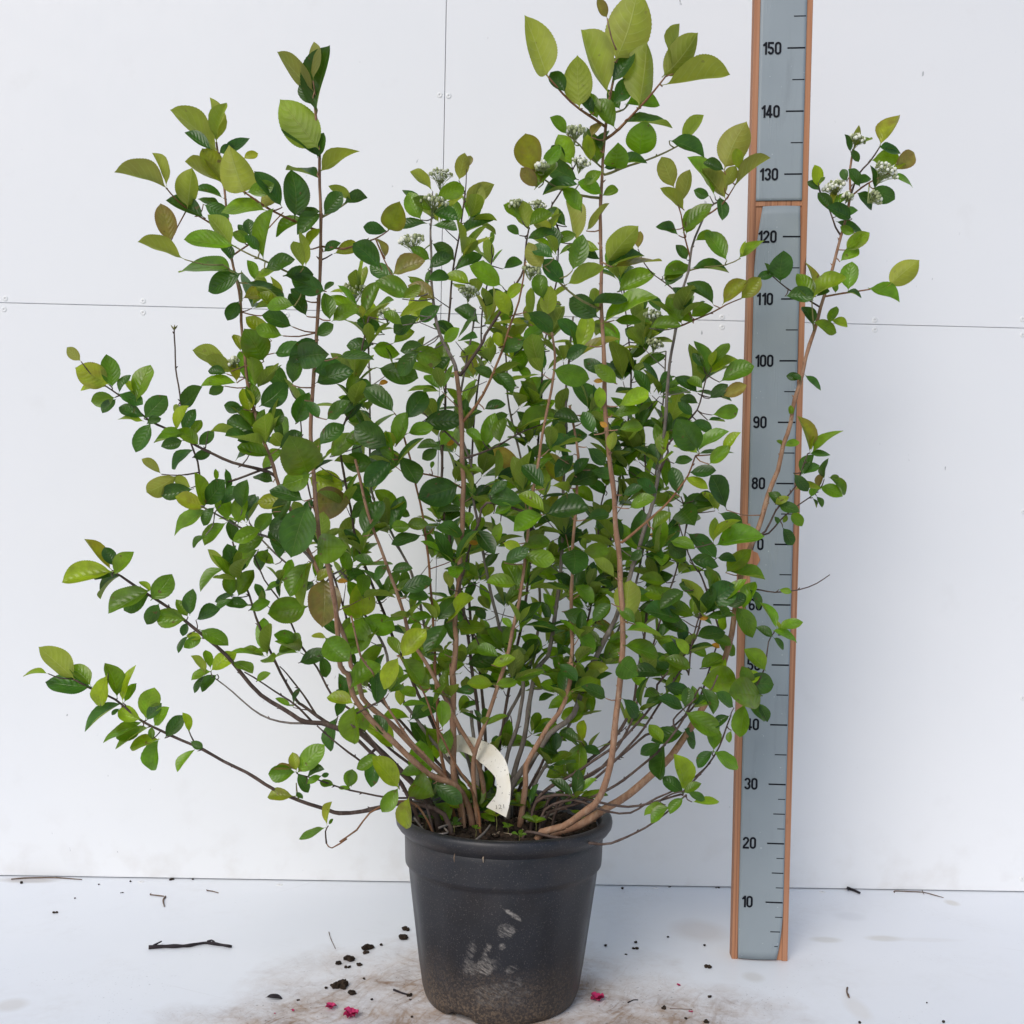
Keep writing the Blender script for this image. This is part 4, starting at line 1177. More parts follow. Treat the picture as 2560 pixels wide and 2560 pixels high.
for i in range(240):
    a, r = rng.uniform(0, 6.28), 14 * math.sqrt(rng.random())
    p = Vector((r * math.cos(a), r * math.sin(a), 26.1 + rng.uniform(-.3, .3)))
    if rng.random() < .35:
        d = Vector((rng.uniform(-1, 1), rng.uniform(-1, 1), rng.uniform(-.2, .3))).normalized() * rng.uniform(.3, 1.1)
        soil_b.tube([p - d, p + d], .07, 5, 1)
    else:
        soil_b.ball(p, rng.uniform(.15, .55), 0, 6, 4, (1, 1, .7), .3, rng)
o = local(soil_b.build('soil', [SOIL, CHIP]), pot)
o['label'] = 'dark crumbly soil filling the pot'
for (c, x, y, mt) in (('H', 612, 1040, TWIGB), ('H', 768, 1042, CHIP)):
    pw = at_depth(*pix(c, x, y), -66.35) - PC
    b = MB()
    b.tube([pw + Vector((.1, 0, .6)), pw + Vector((0, -.08, 0)), pw + Vector((.05, -.02, -.6))], [.05, .12, .05], 6)
    local(b.build('stuck_chip', mt), pot)

# ------------------------------------------------------------------ shrub
shrub = empty('potted_shrub', (2, -51, 26), 'tall multi-stemmed green shrub with white flower buds growing in the black pot', 'shrub')
rng = random.Random(11)


def parse(tokens):
    out = []
    for t in tokens.split():
        x, y = t[1:].split(',')
        out.append(pix(t[0], float(x), float(y)))
    return out


CURVES = {}       # name -> list of (point, radius)
SAMP = []         # (X, Y, point, radius, name) for nearest-stem lookups
MESHES = {}       # name -> MB
ORDER = []


def grow(name, P, r0, r1):
    n = len(P)
    ph = rng.uniform(0, 6)
    nod = rng.uniform(4.0, 5.5)
    L = 0
    rad, pts = [], []
    for i, p in enumerate(P):
        if i:
            L += (p - P[i - 1]).length
        t = i / (n - 1)
        r = .9 * (r0 + (r1 - r0) * t ** .85)
        k = (L / nod) % 1.0
        r *= 1 + .17 * math.exp(-((k - .5) / .09) ** 2)
        w = .10 if i else 0
        q = p + Vector((mnoise(Vector((L * .22, ph, 0))), mnoise(Vector((L * .22, ph, 9))), mnoise(Vector((L * .22, ph, 19))))) * w * (1.5 + r0)
        pts.append(q)
        rad.append(max(.045, r))
    b = MB()
    b.tube(pts, rad, 10 if r0 > .3 else 7)
    last = 0
    for i in range(2, n - 1):
        last += (pts[i] - pts[i - 1]).length
        if last > nod * .8:
            last = rng.uniform(-2, 1)
            t = (pts[i + 1] - pts[i - 1]).normalized()
            o_ = t.orthogonal().normalized()
            o_ = (o_ * math.cos(i * 2.4) + t.cross(o_) * math.sin(i * 2.4))
            d = (o_ * .8 + t * .7)
            b.tube([pts[i], pts[i] + d * (rad[i] + .12), pts[i] + d * (rad[i] + rng.uniform(.25, .5))], [.13, .11, .03], 5)
    MESHES[name] = b
    CURVES[name] = list(zip(pts, rad))
    for q, r in zip(pts, rad):
        X, Y = project(q)
        SAMP.append((X, Y, q, r, name))
    ORDER.append(name)


INFO = {}
for ln in STEMS.strip().split('\n'):
    nm, bark, dep, rad, pt = ln.split('|')
    y0, y1 = map(float, dep.split())
    r0, r1 = map(float, rad.split())
    px = parse(pt)[::-1]
    ln_ = [0]
    for i in range(1, len(px)):
        ln_.append(ln_[-1] + math.hypot(px[i][0] - px[i - 1][0], px[i][1] - px[i - 1][1]))
    P = [at_depth(X, Y, y0 + (y1 - y0) * (ln_[i] / ln_[-1]) ** .8) for i, (X, Y) in enumerate(px)]
    base = P[0]
    foot = Vector((base.x * .85 + 2 * .15, base.y, 25.2))
    # keep the foot inside the pot
    d = Vector((foot.x - PC.x, foot.y - PC.y))
    if d.length > 12.5:
        d = d.normalized() * 12.5
        foot = Vector((PC.x + d.x, PC.y + d.y, 25.2))
    if base.z > 26.5 and nm not in ('s28',):
        P = [foot] + P
    elif nm == 's28':
        P = [foot] + P
    grow(nm, catmull(P), r0, r1)
    INFO[nm] = (bark, None)

SH = 0
for ln in SHOOTS.strip().split('\n'):
    par, bark, dy, rad, pt = ln.split('|')
    dy = float(dy)
    r0, r1 = map(float, rad.split())
    px = parse(pt)
    cand = [s for s in SAMP if s[4] == par]
    best = min(cand, key=lambda s: (s[0] - px[0][0]) ** 2 + (s[1] - px[0][1]) ** 2)
    ln_ = [0]
    for i in range(1, len(px)):
        ln_.append(ln_[-1] + math.hypot(px[i][0] - px[i - 1][0], px[i][1] - px[i - 1][1]))
    P = [best[2].copy()]
    for i, (X, Y) in enumerate(px):
        if i == 0 and math.hypot(X - best[0], Y - best[1]) < 14:
            continue
        P.append(at_depth(X, Y, best[2].y + dy * (ln_[i] / ln_[-1])))
    SH += 1
    nm = 'sh%d' % SH
    grow(nm, catmull(P, 1.2), r0, r1)
    INFO[nm] = (bark, par)

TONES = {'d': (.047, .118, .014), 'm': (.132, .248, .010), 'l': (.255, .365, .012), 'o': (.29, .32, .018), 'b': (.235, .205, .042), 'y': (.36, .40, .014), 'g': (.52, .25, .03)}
KNOTS = [(0, .035), (.06, .04), (.10, .12), (.17, .44), (.27, .73), (.38, .91), (.50, .995), (.59, 1.0), (.69, .95), (.78, .83), (.86, .63), (.92, .40), (.96, .18), (.98, .07), (1.0, .0)]


def make_profile(n):
    out = []
    for i in range(n + 1):
        t = i / n
        for k in range(len(KNOTS) - 1):
            if KNOTS[k][0] <= t <= KNOTS[k + 1][0]:
                break
        a, b_ = KNOTS[k], KNOTS[k + 1]
        p0, p3 = KNOTS[max(0, k - 1)], KNOTS[min(len(KNOTS) - 1, k + 2)]
        u = (t - a[0]) / (b_[0] - a[0])
        m0 = (b_[1] - p0[1]) / max(1e-6, b_[0] - p0[0]) * (b_[0] - a[0])
        m1 = (p3[1] - a[1]) / max(1e-6, p3[0] - a[0]) * (b_[0] - a[0])
        h = (2 * u ** 3 - 3 * u * u + 1) * a[1] + (u ** 3 - 2 * u * u + u) * m0 + (3 * u * u - 2 * u ** 3) * b_[1] + (u ** 3 - u * u) * m1
        out.append((t, max(0, h)))
    return out


FINE, COARSE = make_profile(44), make_profile(16)


class LeafBuf:
    profile = None

    def __init__(s):
        s.v, s.f, s.uv, s.c = [], [], [], []

    def build(s, name, parent):
        me = bpy.data.meshes.new(name)
        me.from_pydata([tuple(p * CM) for p in s.v], [], s.f)
        uvl = me.uv_layers.new(name='UVMap')
        ca = me.color_attributes.new('leafcol', 'FLOAT_COLOR', 'POINT')
        ca.data.foreach_set('color', [x for c in s.c for x in c])
        li = [0] * len(me.loops)
        me.loops.foreach_get('vertex_index', li)
        uvl.data.foreach_set('uv', [x for i in li for x in s.uv[i]])
        return link(name, me, LEAF, parent)


def leaf(buf, base, tip, wreal, nrm, tone, rg, curl=None, fold=None, wide=None):
    """a leaf blade from base to tip; nrm is the direction its upper face looks"""
    ax = tip - base
    L = ax.length
    ax.normalize()
    nrm = (nrm - ax * nrm.dot(ax)).normalized()
    sx = ax.cross(nrm)
    curl = rg.choice((rg.uniform(-.05, .15), rg.uniform(.1, .34))) if curl is None else curl
    fold = rg.uniform(.15, .75) if fold is None else fold
    ph = rg.uniform(0, 6)
    wav = rg.uniform(.0, .12)
    tws = rg.uniform(-.7, .7) * (.45 if buf.profile else 1)
    skew = rg.uniform(-.05, .05)
    c0 = TONES[tone]
    k = rg.uniform(.74, 1.3)
    g = rg.uniform(-.12, .12)
    col = (c0[0] * k * (1 + g), c0[1] * k, c0[2] * k * (1 - g), {'d': rg.choice((0, 0, .1)), 'm': rg.choice((0, .1, .3)), 'l': rg.choice((0, .2, .5)), 'o': rg.uniform(.2, .8), 'b': .95, 'y': .2, 'g': .3}[tone])
    PROFILE = buf.profile or COARSE
    NP = len(PROFILE)
    o = len(buf.v)
    NS = 5
    us = (-1, -.55, 0, .55, 1)
    pk = rg.uniform(-.06, .08)
    for i, (t, w) in enumerate(PROFILE):
        tt = max(0, min(1, t + pk * math.sin(math.pi * t)))
        hw = w * wreal * .5
        if .2 < t < .97:
            hw *= 1 + (.014 if i % 2 else -.012)
        cz = -curl * L * (tt ** 2) + curl * .35 * L * tt
        ca_, sa_ = math.cos(tws * (tt - .4)), math.sin(tws * (tt - .4))
        sx_, nn_ = sx * ca_ + nrm * sa_, nrm * ca_ - sx * sa_
        for u in us:
            lift = abs(u) ** 1.25 * hw * fold + wav * hw * math.sin(ph + 9 * t) * abs(u)
            p = base + ax * (tt * L) + sx_ * (u * hw) + sx * (skew * L * math.sin(math.pi * t)) + nn_ * lift + nrm * cz
            buf.v.append(p)
            buf.uv.append(((u + 1) / 2, t))
            buf.c.append(col)
    for i in range(len(PROFILE) - 1):
        for j in range(NS - 1):
            a = o + i * NS + j
            buf.f.append((a, a + 1, a + NS + 1, a + NS))


def traced(c, bx, by, tx, ty, w, tone, rg):
    """one leaf read off the photograph: foot on the nearest stem's depth, own size, tilt and roll in space"""
    ln0 = math.hypot(tx - bx, ty - by)
    if tone.islower() and w < 116 and ln0 < 1.55 * w:      # only the part of the blade that shows was read off
        k_ = (1.85 * w) / max(1, ln0)
        tx, ty = bx + (tx - bx) * k_, by + (ty - by) * k_
        w *= .93
    X, Y = pix(c, bx, by)
    TX, TY = pix(c, tx, ty)
    best, bc = None, 1e9
    for s in SAMP:
        d = math.hypot(s[0] - X, s[1] - Y)
        cst = d + .35 * (s[2].y + 90)
        if d < 120 and cst < bc:
            bc, best = cst, s
    if best is None:
        best = min(SAMP, key=lambda s: math.hypot(s[0] - X, s[1] - Y))
    dist = math.hypot(best[0] - X, best[1] - Y)
    yb = best[2].y - rg.uniform(.0, .8) - min(3.0, dist * .02)
    base = at_depth(X, Y, yb)
    view = (CAM - base).normalized()
    flat = at_depth(TX, TY, yb)
    Lp = (flat - base).length
    wr_px = w / KZ * (base - CAM).dot(FW) / FPX
    under = tone.isupper()
    tilt = rg.uniform(-.35, .45) * Lp
    if Lp < 1.7 * wr_px:                       # foreshortened: the blade points at us or away from us
        tilt = math.sqrt(max(0, (1.55 * wr_px) ** 2 - Lp ** 2)) * (1 if (not under) else -1)
    tip = at_depth(TX, TY, yb - tilt)
    base = base - (tip - base) * .07
    wr_px *= 1.04
    ax = (tip - base)
    L = ax.length
    ax.normalize()
    wr = max(wr_px, min(L * .60, L * rg.uniform(.50, .60)))
    cosf = min(1, wr_px / wr)
    phi = math.acos(cosf)
    s0 = ax.cross(view).normalized()
    n0 = s0.cross(ax).normalized()
    if n0.dot(view) < 0:
        n0 = -n0
    cands = []
    for sg in (1, -1):
        nn = n0 * math.cos(phi) + s0 * (sg * math.sin(phi))
        up = -nn if under else nn
        cands.append((up.z, up))
    up = max(cands, key=lambda q: q[0])[1]
    area = Lp * wr_px
    return dict(base=base, tip=tip, w=wr, n=up, tone=tone.lower(), dist=dist, stem=best, area=area * (FPX / (base - CAM).dot(FW)) ** 2, X=X, Y=Y)


rg = random.Random(3)
ALL = []
for c, txt in LEAVES.items():
    for e in txt.replace('\n', '').split(';'):
        q = e.split()
        if len(q) == 6:
            bx, by, tx, ty, w = map(float, q[:5])
            ALL.append(traced(c, bx, by, tx, ty, w, q[5], rg))

# a short leaf shoot reaches from the stem to every leaf foot that stands off it
done = []
for L_ in ALL:
    if L_['dist'] > 9:
        near = [d for d in done if (d - L_['base']).length < .9]
        if near:
            continue
        s = L_['stem']
        a, b2 = s[2], L_['base']
        midp = (a + b2) * .5 + Vector((rg.uniform(-.3, .3), rg.uniform(-.3, .3), -.12 * (a - b2).length * .5))
        pts = catmull([a, midp, b2], 1.0)
        MESHES[s[4]].tube(pts, [.10 - .035 * i / len(pts) for i in range(len(pts))], 6)
        done.append(b2)

ALL.sort(key=lambda q: -q['area'])
FOL = LeafBuf()


def put(L_, buf):
    leaf(buf, L_['base'], L_['tip'], L_['w'], L_['n'], L_['tone'], rg)


for i, L_ in enumerate(ALL):
    if i < 100:
        lb = LeafBuf()
        lb.profile = FINE
        put(L_, lb)
        lo = lb.build('leaf', shrub)
        if L_['tone'] == 'b':
            lo['label'] = 'bronze tinted young leaf'
        elif L_['tone'] == 'y':
            lo['label'] = 'yellow green leaf'
    else:
        put(L_, FOL)


# rosettes of smaller leaves on the inner and rear stems
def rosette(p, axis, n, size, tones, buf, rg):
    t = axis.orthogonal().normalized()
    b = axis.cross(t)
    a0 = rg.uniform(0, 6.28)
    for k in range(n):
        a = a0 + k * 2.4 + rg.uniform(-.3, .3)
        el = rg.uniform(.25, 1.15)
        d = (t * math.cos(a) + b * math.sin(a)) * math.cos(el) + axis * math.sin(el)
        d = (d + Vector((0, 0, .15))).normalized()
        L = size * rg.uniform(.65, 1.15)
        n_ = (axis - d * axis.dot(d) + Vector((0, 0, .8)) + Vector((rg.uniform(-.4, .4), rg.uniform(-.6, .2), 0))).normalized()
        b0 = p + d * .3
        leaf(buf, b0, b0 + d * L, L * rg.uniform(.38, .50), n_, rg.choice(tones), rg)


AUTO = {'s16': 1, 's17': .5, 's20': .8, 's21': .9, 's22': .9, 's24': 1, 's34': .7, 's35': .7, 's36': 1, 's37': 1, 's38': .9, 's44': 1, 's45': 1,
        's46': 1, 's47': 1, 's48': 1, 's49': .9, 's15': .6, 's2': .35, 's14': .35, 's43': .6, 's25': .5, 's26': .4, 's39': .4, 's5': .3, 's19': .4, 's11': .3}
NA = 0
for nm, dens in AUTO.items():
    cv = CURVES[nm]
    acc = 0
    nxt = rg.uniform(1, 3)
    for i in range(1, len(cv) - 1):
        p, r = cv[i]
        acc += (cv[i + 1][0] - p).length
        if acc < nxt:
            continue
        acc = 0
        zz = p.z
        if zz > 108 and nm in ('s2', 's14', 's11', 's15', 's19', 's25', 's26'):
            break
        if zz < 43:
            nxt = rg.uniform(3, 6)
            if rg.random() > .25 * dens:
                continue
        else:
            nxt = rg.uniform(2.8, 5.0) / max(.35, dens)
        ax = (cv[i + 1][0] - cv[i - 1][0]).normalized()
        out = Vector((rg.uniform(-1, 1), rg.uniform(-1, .7), rg.uniform(.1, .8))).normalized()
        ln_ = rg.uniform(.6, 5.5) if zz > 55 else rg.uniform(.5, 2.5)
        q = p + out * ln_
        MESHES[nm].tube([p, (p + q) * .5 + Vector((0, 0, -.1)), q], [.1, .08, .06], 5)
        big = 1 if zz > 62 else .8
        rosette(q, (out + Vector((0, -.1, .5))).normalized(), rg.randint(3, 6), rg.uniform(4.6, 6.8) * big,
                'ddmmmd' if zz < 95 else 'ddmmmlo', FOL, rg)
        NA += 1
# the odd yellowed leaf
for (c, x, y) in (('D', 1860, 280), ('D', 1890, 160), ('E', 210, 240), ('E', 35, 285), ('E', 690, 1085), ('E', 1655, 1045), ('E', 1395, 440), ('D', 1812, 1298), ('F', 250, 1637), ('E', 1360, 220), ('E', 575, 565), ('H', 930, 725), ('F', 190, 1500)):
    q = traced(c, x, y, x + 40, y + rg.uniform(-25, 25), 28, 'm', rg)
    q['tone'] = 'g'
    put(q, FOL)
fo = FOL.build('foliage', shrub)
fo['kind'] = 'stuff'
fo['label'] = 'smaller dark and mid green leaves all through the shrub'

STEM_OBS = {}
for nm in ORDER:
    bark, par = INFO[nm]
    o = MESHES[nm].build('stem' if par is None else 'side_shoot', BARK[bark], STEM_OBS[par] if par else shrub)
    if par:
        local(o, STEM_OBS[par])
    STEM_OBS[nm] = o

# flower corymbs
for e in CORYMBS.split():
    c = e[0]
    x, y, sp, dx, dy, op = map(float, e[1:].split(','))
    X, Y = pix(c, x, y)
    best = min(SAMP, key=lambda s: math.hypot(s[0] - X, s[1] - Y) + .3 * (s[2].y + 90))
    ctr = at_depth(X, Y, best[2].y - .8)
    sc = (ctr - CAM).dot(FW) / FPX
    R = sp / KZ * sc
    up = (RT * dx - UP * dy).normalized()
    up = (up + Vector((0, -.35, 0))).normalized()
    t = up.orthogonal().normalized()
    bt = up.cross(t)
    foot = ctr - up * R * 1.0
    b = MB()
    mid = foot + up * R * .45
    b.tube([best[2], foot * .6 + best[2] * .4 - Vector((0, 0, .1)), foot, mid], [.1, .09, .08, .07], 6, 0)
    n = int(18 + 28 * min(1, sp / 70))
    for k in range(n):
        a = k * 2.4
        rr = R * math.sqrt((k + .5) / n)
        h = R * (.38 * (1 - (rr / R) ** 2)) + rg.uniform(-.3, .3)
        p = ctr + (t * math.cos(a) + bt * math.sin(a)) * rr + up * h
        b.tube([foot + (mid - foot) * (k % 4) * .4, mid * .45 + p * .55 + up * rg.uniform(-.25, .05), p], [.04, .035, .03], 5, 0)
        white = rg.random() < op * .6 + .1
        br = rg.uniform(.24, .33)
        if white and op > .9:
            for q in range(5):
                a2 = q * 1.2566
                b.ball(p + (t * math.cos(a2) + bt * math.sin(a2)) * .22 + up * .1, .17, 1, 6, 4, (1, 1, .5))
        else:
            b.ball(p + up * .08, br * .8, 2, 6, 4)
            b.ball(p + up * .2, br if white else br * .72, 1 if white else 2, 7, 5)
    b.build('flower_cluster', [PEDICEL, BUD, CALYX], shrub)
# dry bud on the bare twig and a shrivelled leaf
p = CURVES['sh2'][-1][0]
b = MB()
for a in range(4):
    d = Vector((math.cos(a * 1.7) * .5, math.sin(a * 1.7) * .4, .7))
    b.tube([p, p + d * .5, p + d * .95], [.09, .12, .03], 5)
b.build('dry_bud', BARK['n'], shrub)

# broken dead stalks lying over the soil
for pts in ((('H', 728, 946), ('H', 775, 905), ('H', 808, 862)), (('H', 400, 830), ('H', 470, 905), ('H', 575, 908), ('H', 560, 880)),
            (('H', 530, 880), ('H', 610, 850), ('H', 700, 800)), (('H', 1000, 845), ('H', 1100, 820), ('H', 1210, 770), ('H', 1290, 680))):
    b = MB()
    P = [on_floor(*pix(*q), 27.6) for q in pts]
    cs = catmull(P, .8)
    b.tube(cs, [.19 - .06 * i / len(cs) for i in range(len(cs))], 7)
    b.build('dead_stalk', BARK['g'], shrub)

# ------------------------------------------------------------------ plant tag stuck among the stems
pts = [('H', 545, 480), ('H', 590, 440), ('H', 650, 425), ('H', 730, 450), ('H', 800, 492), ('H', 855, 560), ('H', 878, 640), ('H', 872, 720), ('H', 838, 795)]
wid = [34, 46, 44, 48, 58, 52, 36, 38, 60]
deps = [-47, -48, -49, -51, -53.5, -55.5, -57, -58, -58.5]
cl = [at_depth(*pix(*q), d) for q, d in zip(pts, deps)]
cs = catmull(cl, .6)
vv, ff = [], []
M_ = len(cs)
for i, p in enumerate(cs):
    t = (cs[min(i + 1, M_ - 1)] - cs[max(i - 1, 0)]).normalized()
    s = t.cross((CAM - p).normalized()).normalized()
    u = i / (M_ - 1) * (len(wid) - 1)
    k = min(int(u), len(wid) - 2)
    w = (wid[k] * (1 - (u - k)) + wid[k + 1] * (u - k)) / KZ * (p - CAM).dot(FW) / FPX
    for q in (-1, -.5, 0, .5, 1):
        vv.append(p + s * q * w + Vector((0, -.10 * q * q, 0)))
for i in range(M_ - 1):
    for k in range(4):
        a = i * 5 + k
        ff.append((a, a + 1, a + 6, a + 5))
s0 = len(vv)
vv += [v + Vector((0, .04, 0)) for v in vv]
ff += [tuple(i + s0 for i in q[::-1]) for q in ff]
edge = [i * 5 for i in range(M_)] + [(M_ - 1) * 5 + k for k in range(1, 5)] + [i * 5 + 4 for i in range(M_ - 2, -1, -1)] + [3, 2, 1]
for j in range(len(edge)):
    a, c = edge[j], edge[(j + 1) % len(edge)]
    ff.append((a, c, c + s0, a + s0))
tg = empty('plant_tag', cl[-1], 'curved white plastic plant tag with faded handwriting, stuck between the stems in the pot', 'plant tag')
mesh_obj('tag_strip', vv, ff, TAGM, tg, False)
GREY = mat_simple('faded_ink', (.07, .06, .05), (.16, .14, .11), 80, .7)


def tag_text(txt, c, x, y, ang, h, w, dep):
    o_ = at_depth(*pix(c, x, y), dep)
    e1 = (RT * math.cos(ang) - UP * math.sin(ang))
    e2 = (RT * math.sin(ang) + UP * math.cos(ang))
    o = digits(txt, 0, 0, h, w, tg, GREY, 0, 'handwriting', -.01, lambda q: o_ + e1 * q.x + e2 * q.z)
    o.parent = tg
    o.matrix_parent_inverse = Matrix.Translation(-Vector(tg.location))


tag_text('C15', 'H', 742, 520, .35, .6, 1.3, -52.1)
tag_text('17', 'H', 806, 530, .5, .6, .7, -53.9)
tag_text('121', 'H', 838, 768, -.1, .6, 1.15, -59)

# ------------------------------------------------------------------ weeds in the pot
SEEDS = [('H', 838, 890, 2, 5.0, 'l', 'narrow-leaved weed seedling just below the white tag'),
         ('H', 900, 905, 4, 2.0, 'm', 'small trefoil weed seedling right of the tag foot'),
         ('H', 1050, 900, 6, 3.4, 'm', 'largest weed seedling, with broad leaves by the thick right stem'),
         ('H', 960, 948, 4, 2.0, 'm', 'low weed seedling touching the front rim of the pot'),
         ('H', 728, 915, 3, 2.2, 'm', 'single tiny weed left of the tag foot near the front rim'),
         ('H', 610, 905, 4, 2.8, 'd', 'weed seedling among dry stalks at the left of the pot'),
         ('H', 660, 700, 5, 3.2, 'd', 'shaded weed behind the stems at the left rear of the pot'),
         ('H', 1200, 715, 4, 3.0, 'd', 'shaded weed behind the stems at the right rear of the pot'),
         ('H', 460, 865, 4, 2.6, 'd', 'weed seedling by the far left inside of the rim'),
         ('H', 950, 700, 5, 3.0, 'o', 'yellowing weed directly right of the white tag')]
for (c, x, y, n, sz, tn, lab) in SEEDS:
    p = on_floor(*pix(c, x, y), 26.4)
    d = Vector((p.x - PC.x, p.y - PC.y))
    if d.length > 13.3:
        d = d.normalized() * 13.3
        p = Vector((PC.x + d.x, PC.y + d.y, 26.4))
    s = empty('weed_seedling', p, lab, 'weed', 'weeds growing in the pot')
    b = MB()
    top = p + Vector((0, -.2, sz * .4))
    b.tube([p - Vector((0, 0, .8)), p + Vector((.1, 0, sz * .2)), top], [.07, .06, .05], 6)
    b.build('stalk', BARK['n'], s)
    lb = LeafBuf()
    for k in range(n):
        a = k * 2.4 + x
        d = Vector((math.cos(a), math.sin(a), rg.uniform(.1, .6))).normalized()
        leaf(lb, top, top + d * sz * rg.uniform(.45, .7), sz * .3, Vector((0, -.4, 1)), tn, rg)
    lb.build('leaves', s)

# ------------------------------------------------------------------ litter on the floor


def floor_path(c, pts, z=.2):
    return [at_floor(c, x, y) + Vector((0, 0, z)) for x, y in pts]


def twig(c, pts, r, mat, label, forks=(), z=None, name='twig'):
    P = floor_path(c, pts, r if z is None else z)
    b = MB()
    cs = catmull(P, .5)
    b.tube(cs, [r * (1.05 + .35 * mnoise(Vector((i * .35, r * 90, 2)))) * (1 - .35 * i / len(cs)) for i in range(len(cs))], 7)
    for f in forks:
        b.tube(floor_path(c, f, r * 1.6), [r * .7] + [r * .4] * (len(f) - 1), 6)
    o = b.build(name, mat)
    # origin on the floor under the twig
    return tag(o, label, 'twig', 'twigs on the floor')


twig('G', [(798, 1530), (860, 1526), (930, 1524), (1000, 1522), (1060, 1512), (1115, 1506), (1180, 1516), (1242, 1526)], .33, TWIGM, 'longest black twig, lying on the clean floor at the left',
     [[(825, 1528), (852, 1512), (866, 1505)], [(1115, 1506), (1135, 1498), (1150, 1506)]])
twig('G', [(805, 1241), (840, 1245), (880, 1250)], .14, TWIGB, 'short grey twig lying crosswise near the wall foot at the left', [[(805, 1241), (812, 1236)]])
twig('G', [(888, 1252), (876, 1272), (882, 1306)], .16, TWIGB, 'stubby kinked twig pointing to the viewer near the wall at the left')
twig('G', [(1110, 1218), (1140, 1222), (1172, 1231)], .11, TWIGB, 'thin stalk with a dark knob near the wall left of the pot', [[(1108, 1216), (1122, 1222)]])
twig('I', [(1237, 1228), (1240, 1221), (1310, 1224), (1390, 1228), (1450, 1243), (1500, 1257)], .12, TWIGB, 'long thin jointed stalk along the wall foot at the far right', [[(1385, 1220), (1395, 1240)]])
twig('I', [(972, 1203), (990, 1212), (1015, 1220), (1050, 1236)], .3, TWIGM, 'thick dark bark fragment at the wall foot right of the measure', [[(985, 1210), (988, 1225)]])
twig('I', [(984, 1742), (981, 1762), (988, 1785), (994, 1795)], .15, TWIGB, 'small curved stalk lying alone on the floor at the lower right', [[(990, 1780), (994, 1794)]])
twig('H', [(288, 1753), (320, 1766), (352, 1776), (372, 1780)], .16, TWIGM, 'crooked twig ending in a soil lump left of the pot foot')
twig('G', [(60, 1158), (115, 1153), (190, 1150), (300, 1150), (440, 1160)], .14, TWIGB, 'dry stalk pressed along the wall foot at the far left', [[(300, 1150), (330, 1152)]])
twig('H', [(1770, 1852), (1830, 1853), (1890, 1856)], .06, TWIGB, 'hair thin root trailing right from a soil crumb')
twig('G', [(1765, 1440), (1775, 1475), (1800, 1530)], .07, TWIGB, 'fine straw on the mud left of the pot')
twig('H', [(1545, 1820), (1575, 1806), (1600, 1806)], .1, TWIGM, 'tiny dark stalk right of the pot foot')

CLODS = [('H', 350, 1428, 26, 'rounded black soil lump against the left side of the pot'), ('H', 350, 1470, 34, 'flat black soil lump touching the left side of the pot'),
         ('H', 150, 1530, 30, 'crumbly soil lump halfway between pot and trampled mud edge, left'), ('H', 143, 1554, 20, 'small soil lump just below the crumbly one left of the pot'),
         ('H', 104, 1618, 18, 'round soil crumb left of the pot, right of the lump group'), ('G', 1825, 1735, 42, 'biggest soil lump, nearest the front on the left mud'),
         ('G', 1885, 1773, 24, 'soil lump in front of the biggest one on the left'), ('G', 1820, 1612, 24, 'soil lump at the left of the upper lump group'),
         ('G', 1870, 1593, 30, 'wide soil lump topping the upper group on the left mud'), ('G', 1866, 1630, 18, 'small soil crumb under the wide lump on the left mud'),
         ('G', 1924, 1616, 15, 'soil crumb at the right end of the upper lump group'), ('G', 1750, 1742, 9, 'tiny soil crumb left of the biggest lump'),
         ('G', 1780, 1728, 9, 'tiny soil crumb touching the biggest lump'), ('G', 1604, 1808, 13, 'lone soil crumb above the crimson petal on the left'),
         ('G', 296, 1337, 13, 'lone black pellet on the clean floor at the far left'), ('G', 402, 1259, 5, 'speck of soil near the far left pellet'),
         ('G', 700, 1169, 6, 'speck of soil by the screw cap on the left floor edge'), ('G', 530, 1185, 5, 'speck of soil at the wall foot on the left'),
         ('H', 128, 1693, 11, 'small crumb left of the pot at mid height of the mud'), ('H', 170, 1804, 8, 'small crumb low on the mud left of the pot'),
         ('H', 222, 1511, 9, 'small crumb right of the crumbly lump'), ('H', 374, 1780, 18, 'soil lump at the end of the crooked twig'),
         ('H', 376, 1800, 10, 'flat crumb below the crooked twig'), ('H', 385, 1897, 8, 'crumb beside the left pot foot'),
         ('H', 1590, 1497, 14, 'round soil lump right of the pot, upper of a pair'), ('H', 1588, 1530, 22, 'flat soil lump right of the pot, lower of a pair'),
         ('H', 1760, 1468, 7, 'small pellet right of the pair of lumps'), ('H', 1740, 1848, 20, 'soil lump at the start of the hair thin root'),
         ('H', 1855, 1906, 11, 'crumb at the lower right of the mud'), ('H', 1425, 1515, 9, 'crumb close to the right side of the pot'),
         ('H', 1515, 1208, 8, 'crumb at the wall foot right of the pot'), ('H', 1772, 1197, 13, 'dark flake at the wall foot left of the measure'),
         ('H', 1535, 1560, 8, 'flat flake under the pair of lumps right of the pot'), ('I', 232, 1630, 20, 'soil lump left of the foot of the measure'),
         ('I', 218, 1513, 7, 'speck beside the foot of the measure'), ('I', 250, 1790, 14, 'oval soil crumb below the measure'), ('I', 228, 1922, 20, 'soil lump at the bottom edge right of the pot'),
         ('I', 288, 1203, 11, 'dark flake at the wall foot touching the measure'), ('I', 1410, 1820, 5, 'speck alone at the lower right'), ('I', 1505, 1922, 13, 'dark crumb at the bottom edge at the right'),
         ('I', 1050, 1928, 9, 'dark crumb at the bottom edge right of centre'), ('G', 115, 1178, 14, 'leaf crumb in the dirt at the left wall foot'), ('G', 925, 1158, 16, 'dark flake jammed in the wall foot joint at the left'),
         ('G', 655, 1229, 10, 'thin dark flake near the wall on the left'), ('G', 1035, 1158, 6, 'dot of soil at the wall foot left of the pot')]
cr = random.Random(8)
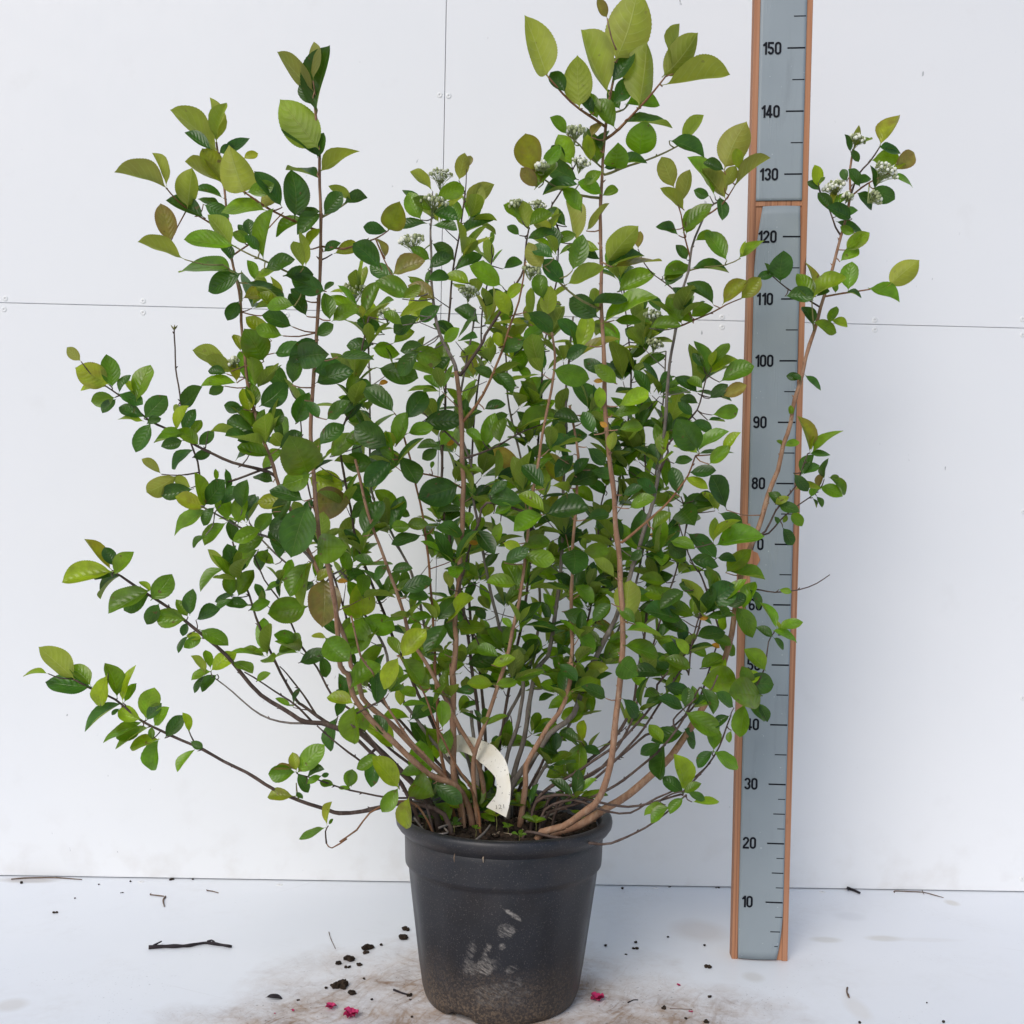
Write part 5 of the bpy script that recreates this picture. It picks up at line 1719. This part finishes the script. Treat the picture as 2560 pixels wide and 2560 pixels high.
for (c, x, y, r, lab) in CLODS:
    p = at_floor(c, x, y)
    R = r / KZ * (p - CAM).dot(FW) / FPX
    b = MB()
    n = max(1, min(9, int(r / 5)))
    flat = .45 if 'fl' in lab.split('soil')[0] and 'flat' in lab or 'flake' in lab else .8
    for k in range(n):
        a = cr.uniform(0, 6.28)
        off = R * .62 * (cr.random() ** .5 if n > 1 else 0)
        rr = R * (cr.uniform(.35, .6) if n > 1 else .9)
        b.ball(p + Vector((math.cos(a) * off * 1.15, math.sin(a) * off, rr * flat * .8)), rr, 0, 9, 7, (1.1, .9, flat), .28, cr)
    o = b.build('soil_clump', CLOD, smooth=False)
    tag(o, lab, 'soil clump', 'soil clumps on the floor')

# dead leaf and crimson petals
o_p = at_floor('G', 1465, 1800)
lb = LeafBuf()
leaf(lb, o_p + Vector((-1.2, 0, .25)), o_p + Vector((1.4, .1, .5)), 1.1, Vector((0, -.2, 1)), 'd', rg)
dl = lb.build('dead_leaf', None)
dl.data.materials[0] = TWIGM
tag(dl, 'small blackened dead leaf on the mud, left of the petals', 'dead leaf')
PETALS = [('H', 60, 1893, 42, 7, 'biggest crumpled crimson blossom, at the bottom edge left of the pot'), ('H', 1380, 1805, 38, 7, 'crumpled crimson blossom right beside the pot foot'),
          ('G', 1776, 1850, 30, 6, 'crimson blossom left of the biggest one'), ('G', 1570, 1862, 13, 2, 'single dark crimson petal at the left of the mud'),
          ('G', 1480, 1878, 10, 1, 'shrivelled purple petal farthest left'), ('H', 1815, 1725, 14, 2, 'single pink petal lying right of the pot on the mud edge'),
          ('H', 1882, 1867, 13, 2, 'single pink petal by the hair thin root')]
for (c, x, y, r, n, lab) in PETALS:
    p = at_floor(c, x, y)
    R = r / KZ * (p - CAM).dot(FW) / FPX
    b = MB()
    for k in range(n):
        a = k * 2.4 + x
        d = Vector((math.cos(a), math.sin(a), 0))
        s = d.cross(Vector((0, 0, 1)))
        lift = cr.uniform(.3, 1.1) if n > 2 else .1
        vv, ff = [], []
        for i in range(6):
            t = i / 5
            w = R * .55 * math.sin(math.pi * min(.97, .12 + t * .85))
            for q in (-1, -.4, .3, 1):
                vv.append(p + d * (t * R) + s * (w * q) + Vector((0, 0, .12 + R * lift * math.sin(t * 2.2) * .7 + .25 * R * q * q * (1 if n > 2 else .3) + cr.uniform(-.08, .08) * R)))
        for i in range(5):
            for q in range(3):
                e_ = i * 4 + q
                ff.append((e_, e_ + 1, e_ + 5, e_ + 4))
        o_ = len(vv)
        vv += [v + Vector((0, 0, -.05)) for v in vv]
        ff += [tuple(i + o_ for i in q[::-1]) for q in ff]
        b.add(vv, ff)
    if n > 2:
        b.ball(p + Vector((0, 0, R * .3)), R * .32, 0, 8, 6, (1, 1, .9), .25, cr)
    o = b.build('fallen_blossom' if n > 2 else 'fallen_petal', PINK)
    tag(o, lab, 'blossom' if n > 2 else 'petal', 'crimson blossoms and petals on the floor')
print('leaves traced', len(ALL), 'rosettes', NA, 'verts', len(fo.data.vertices))
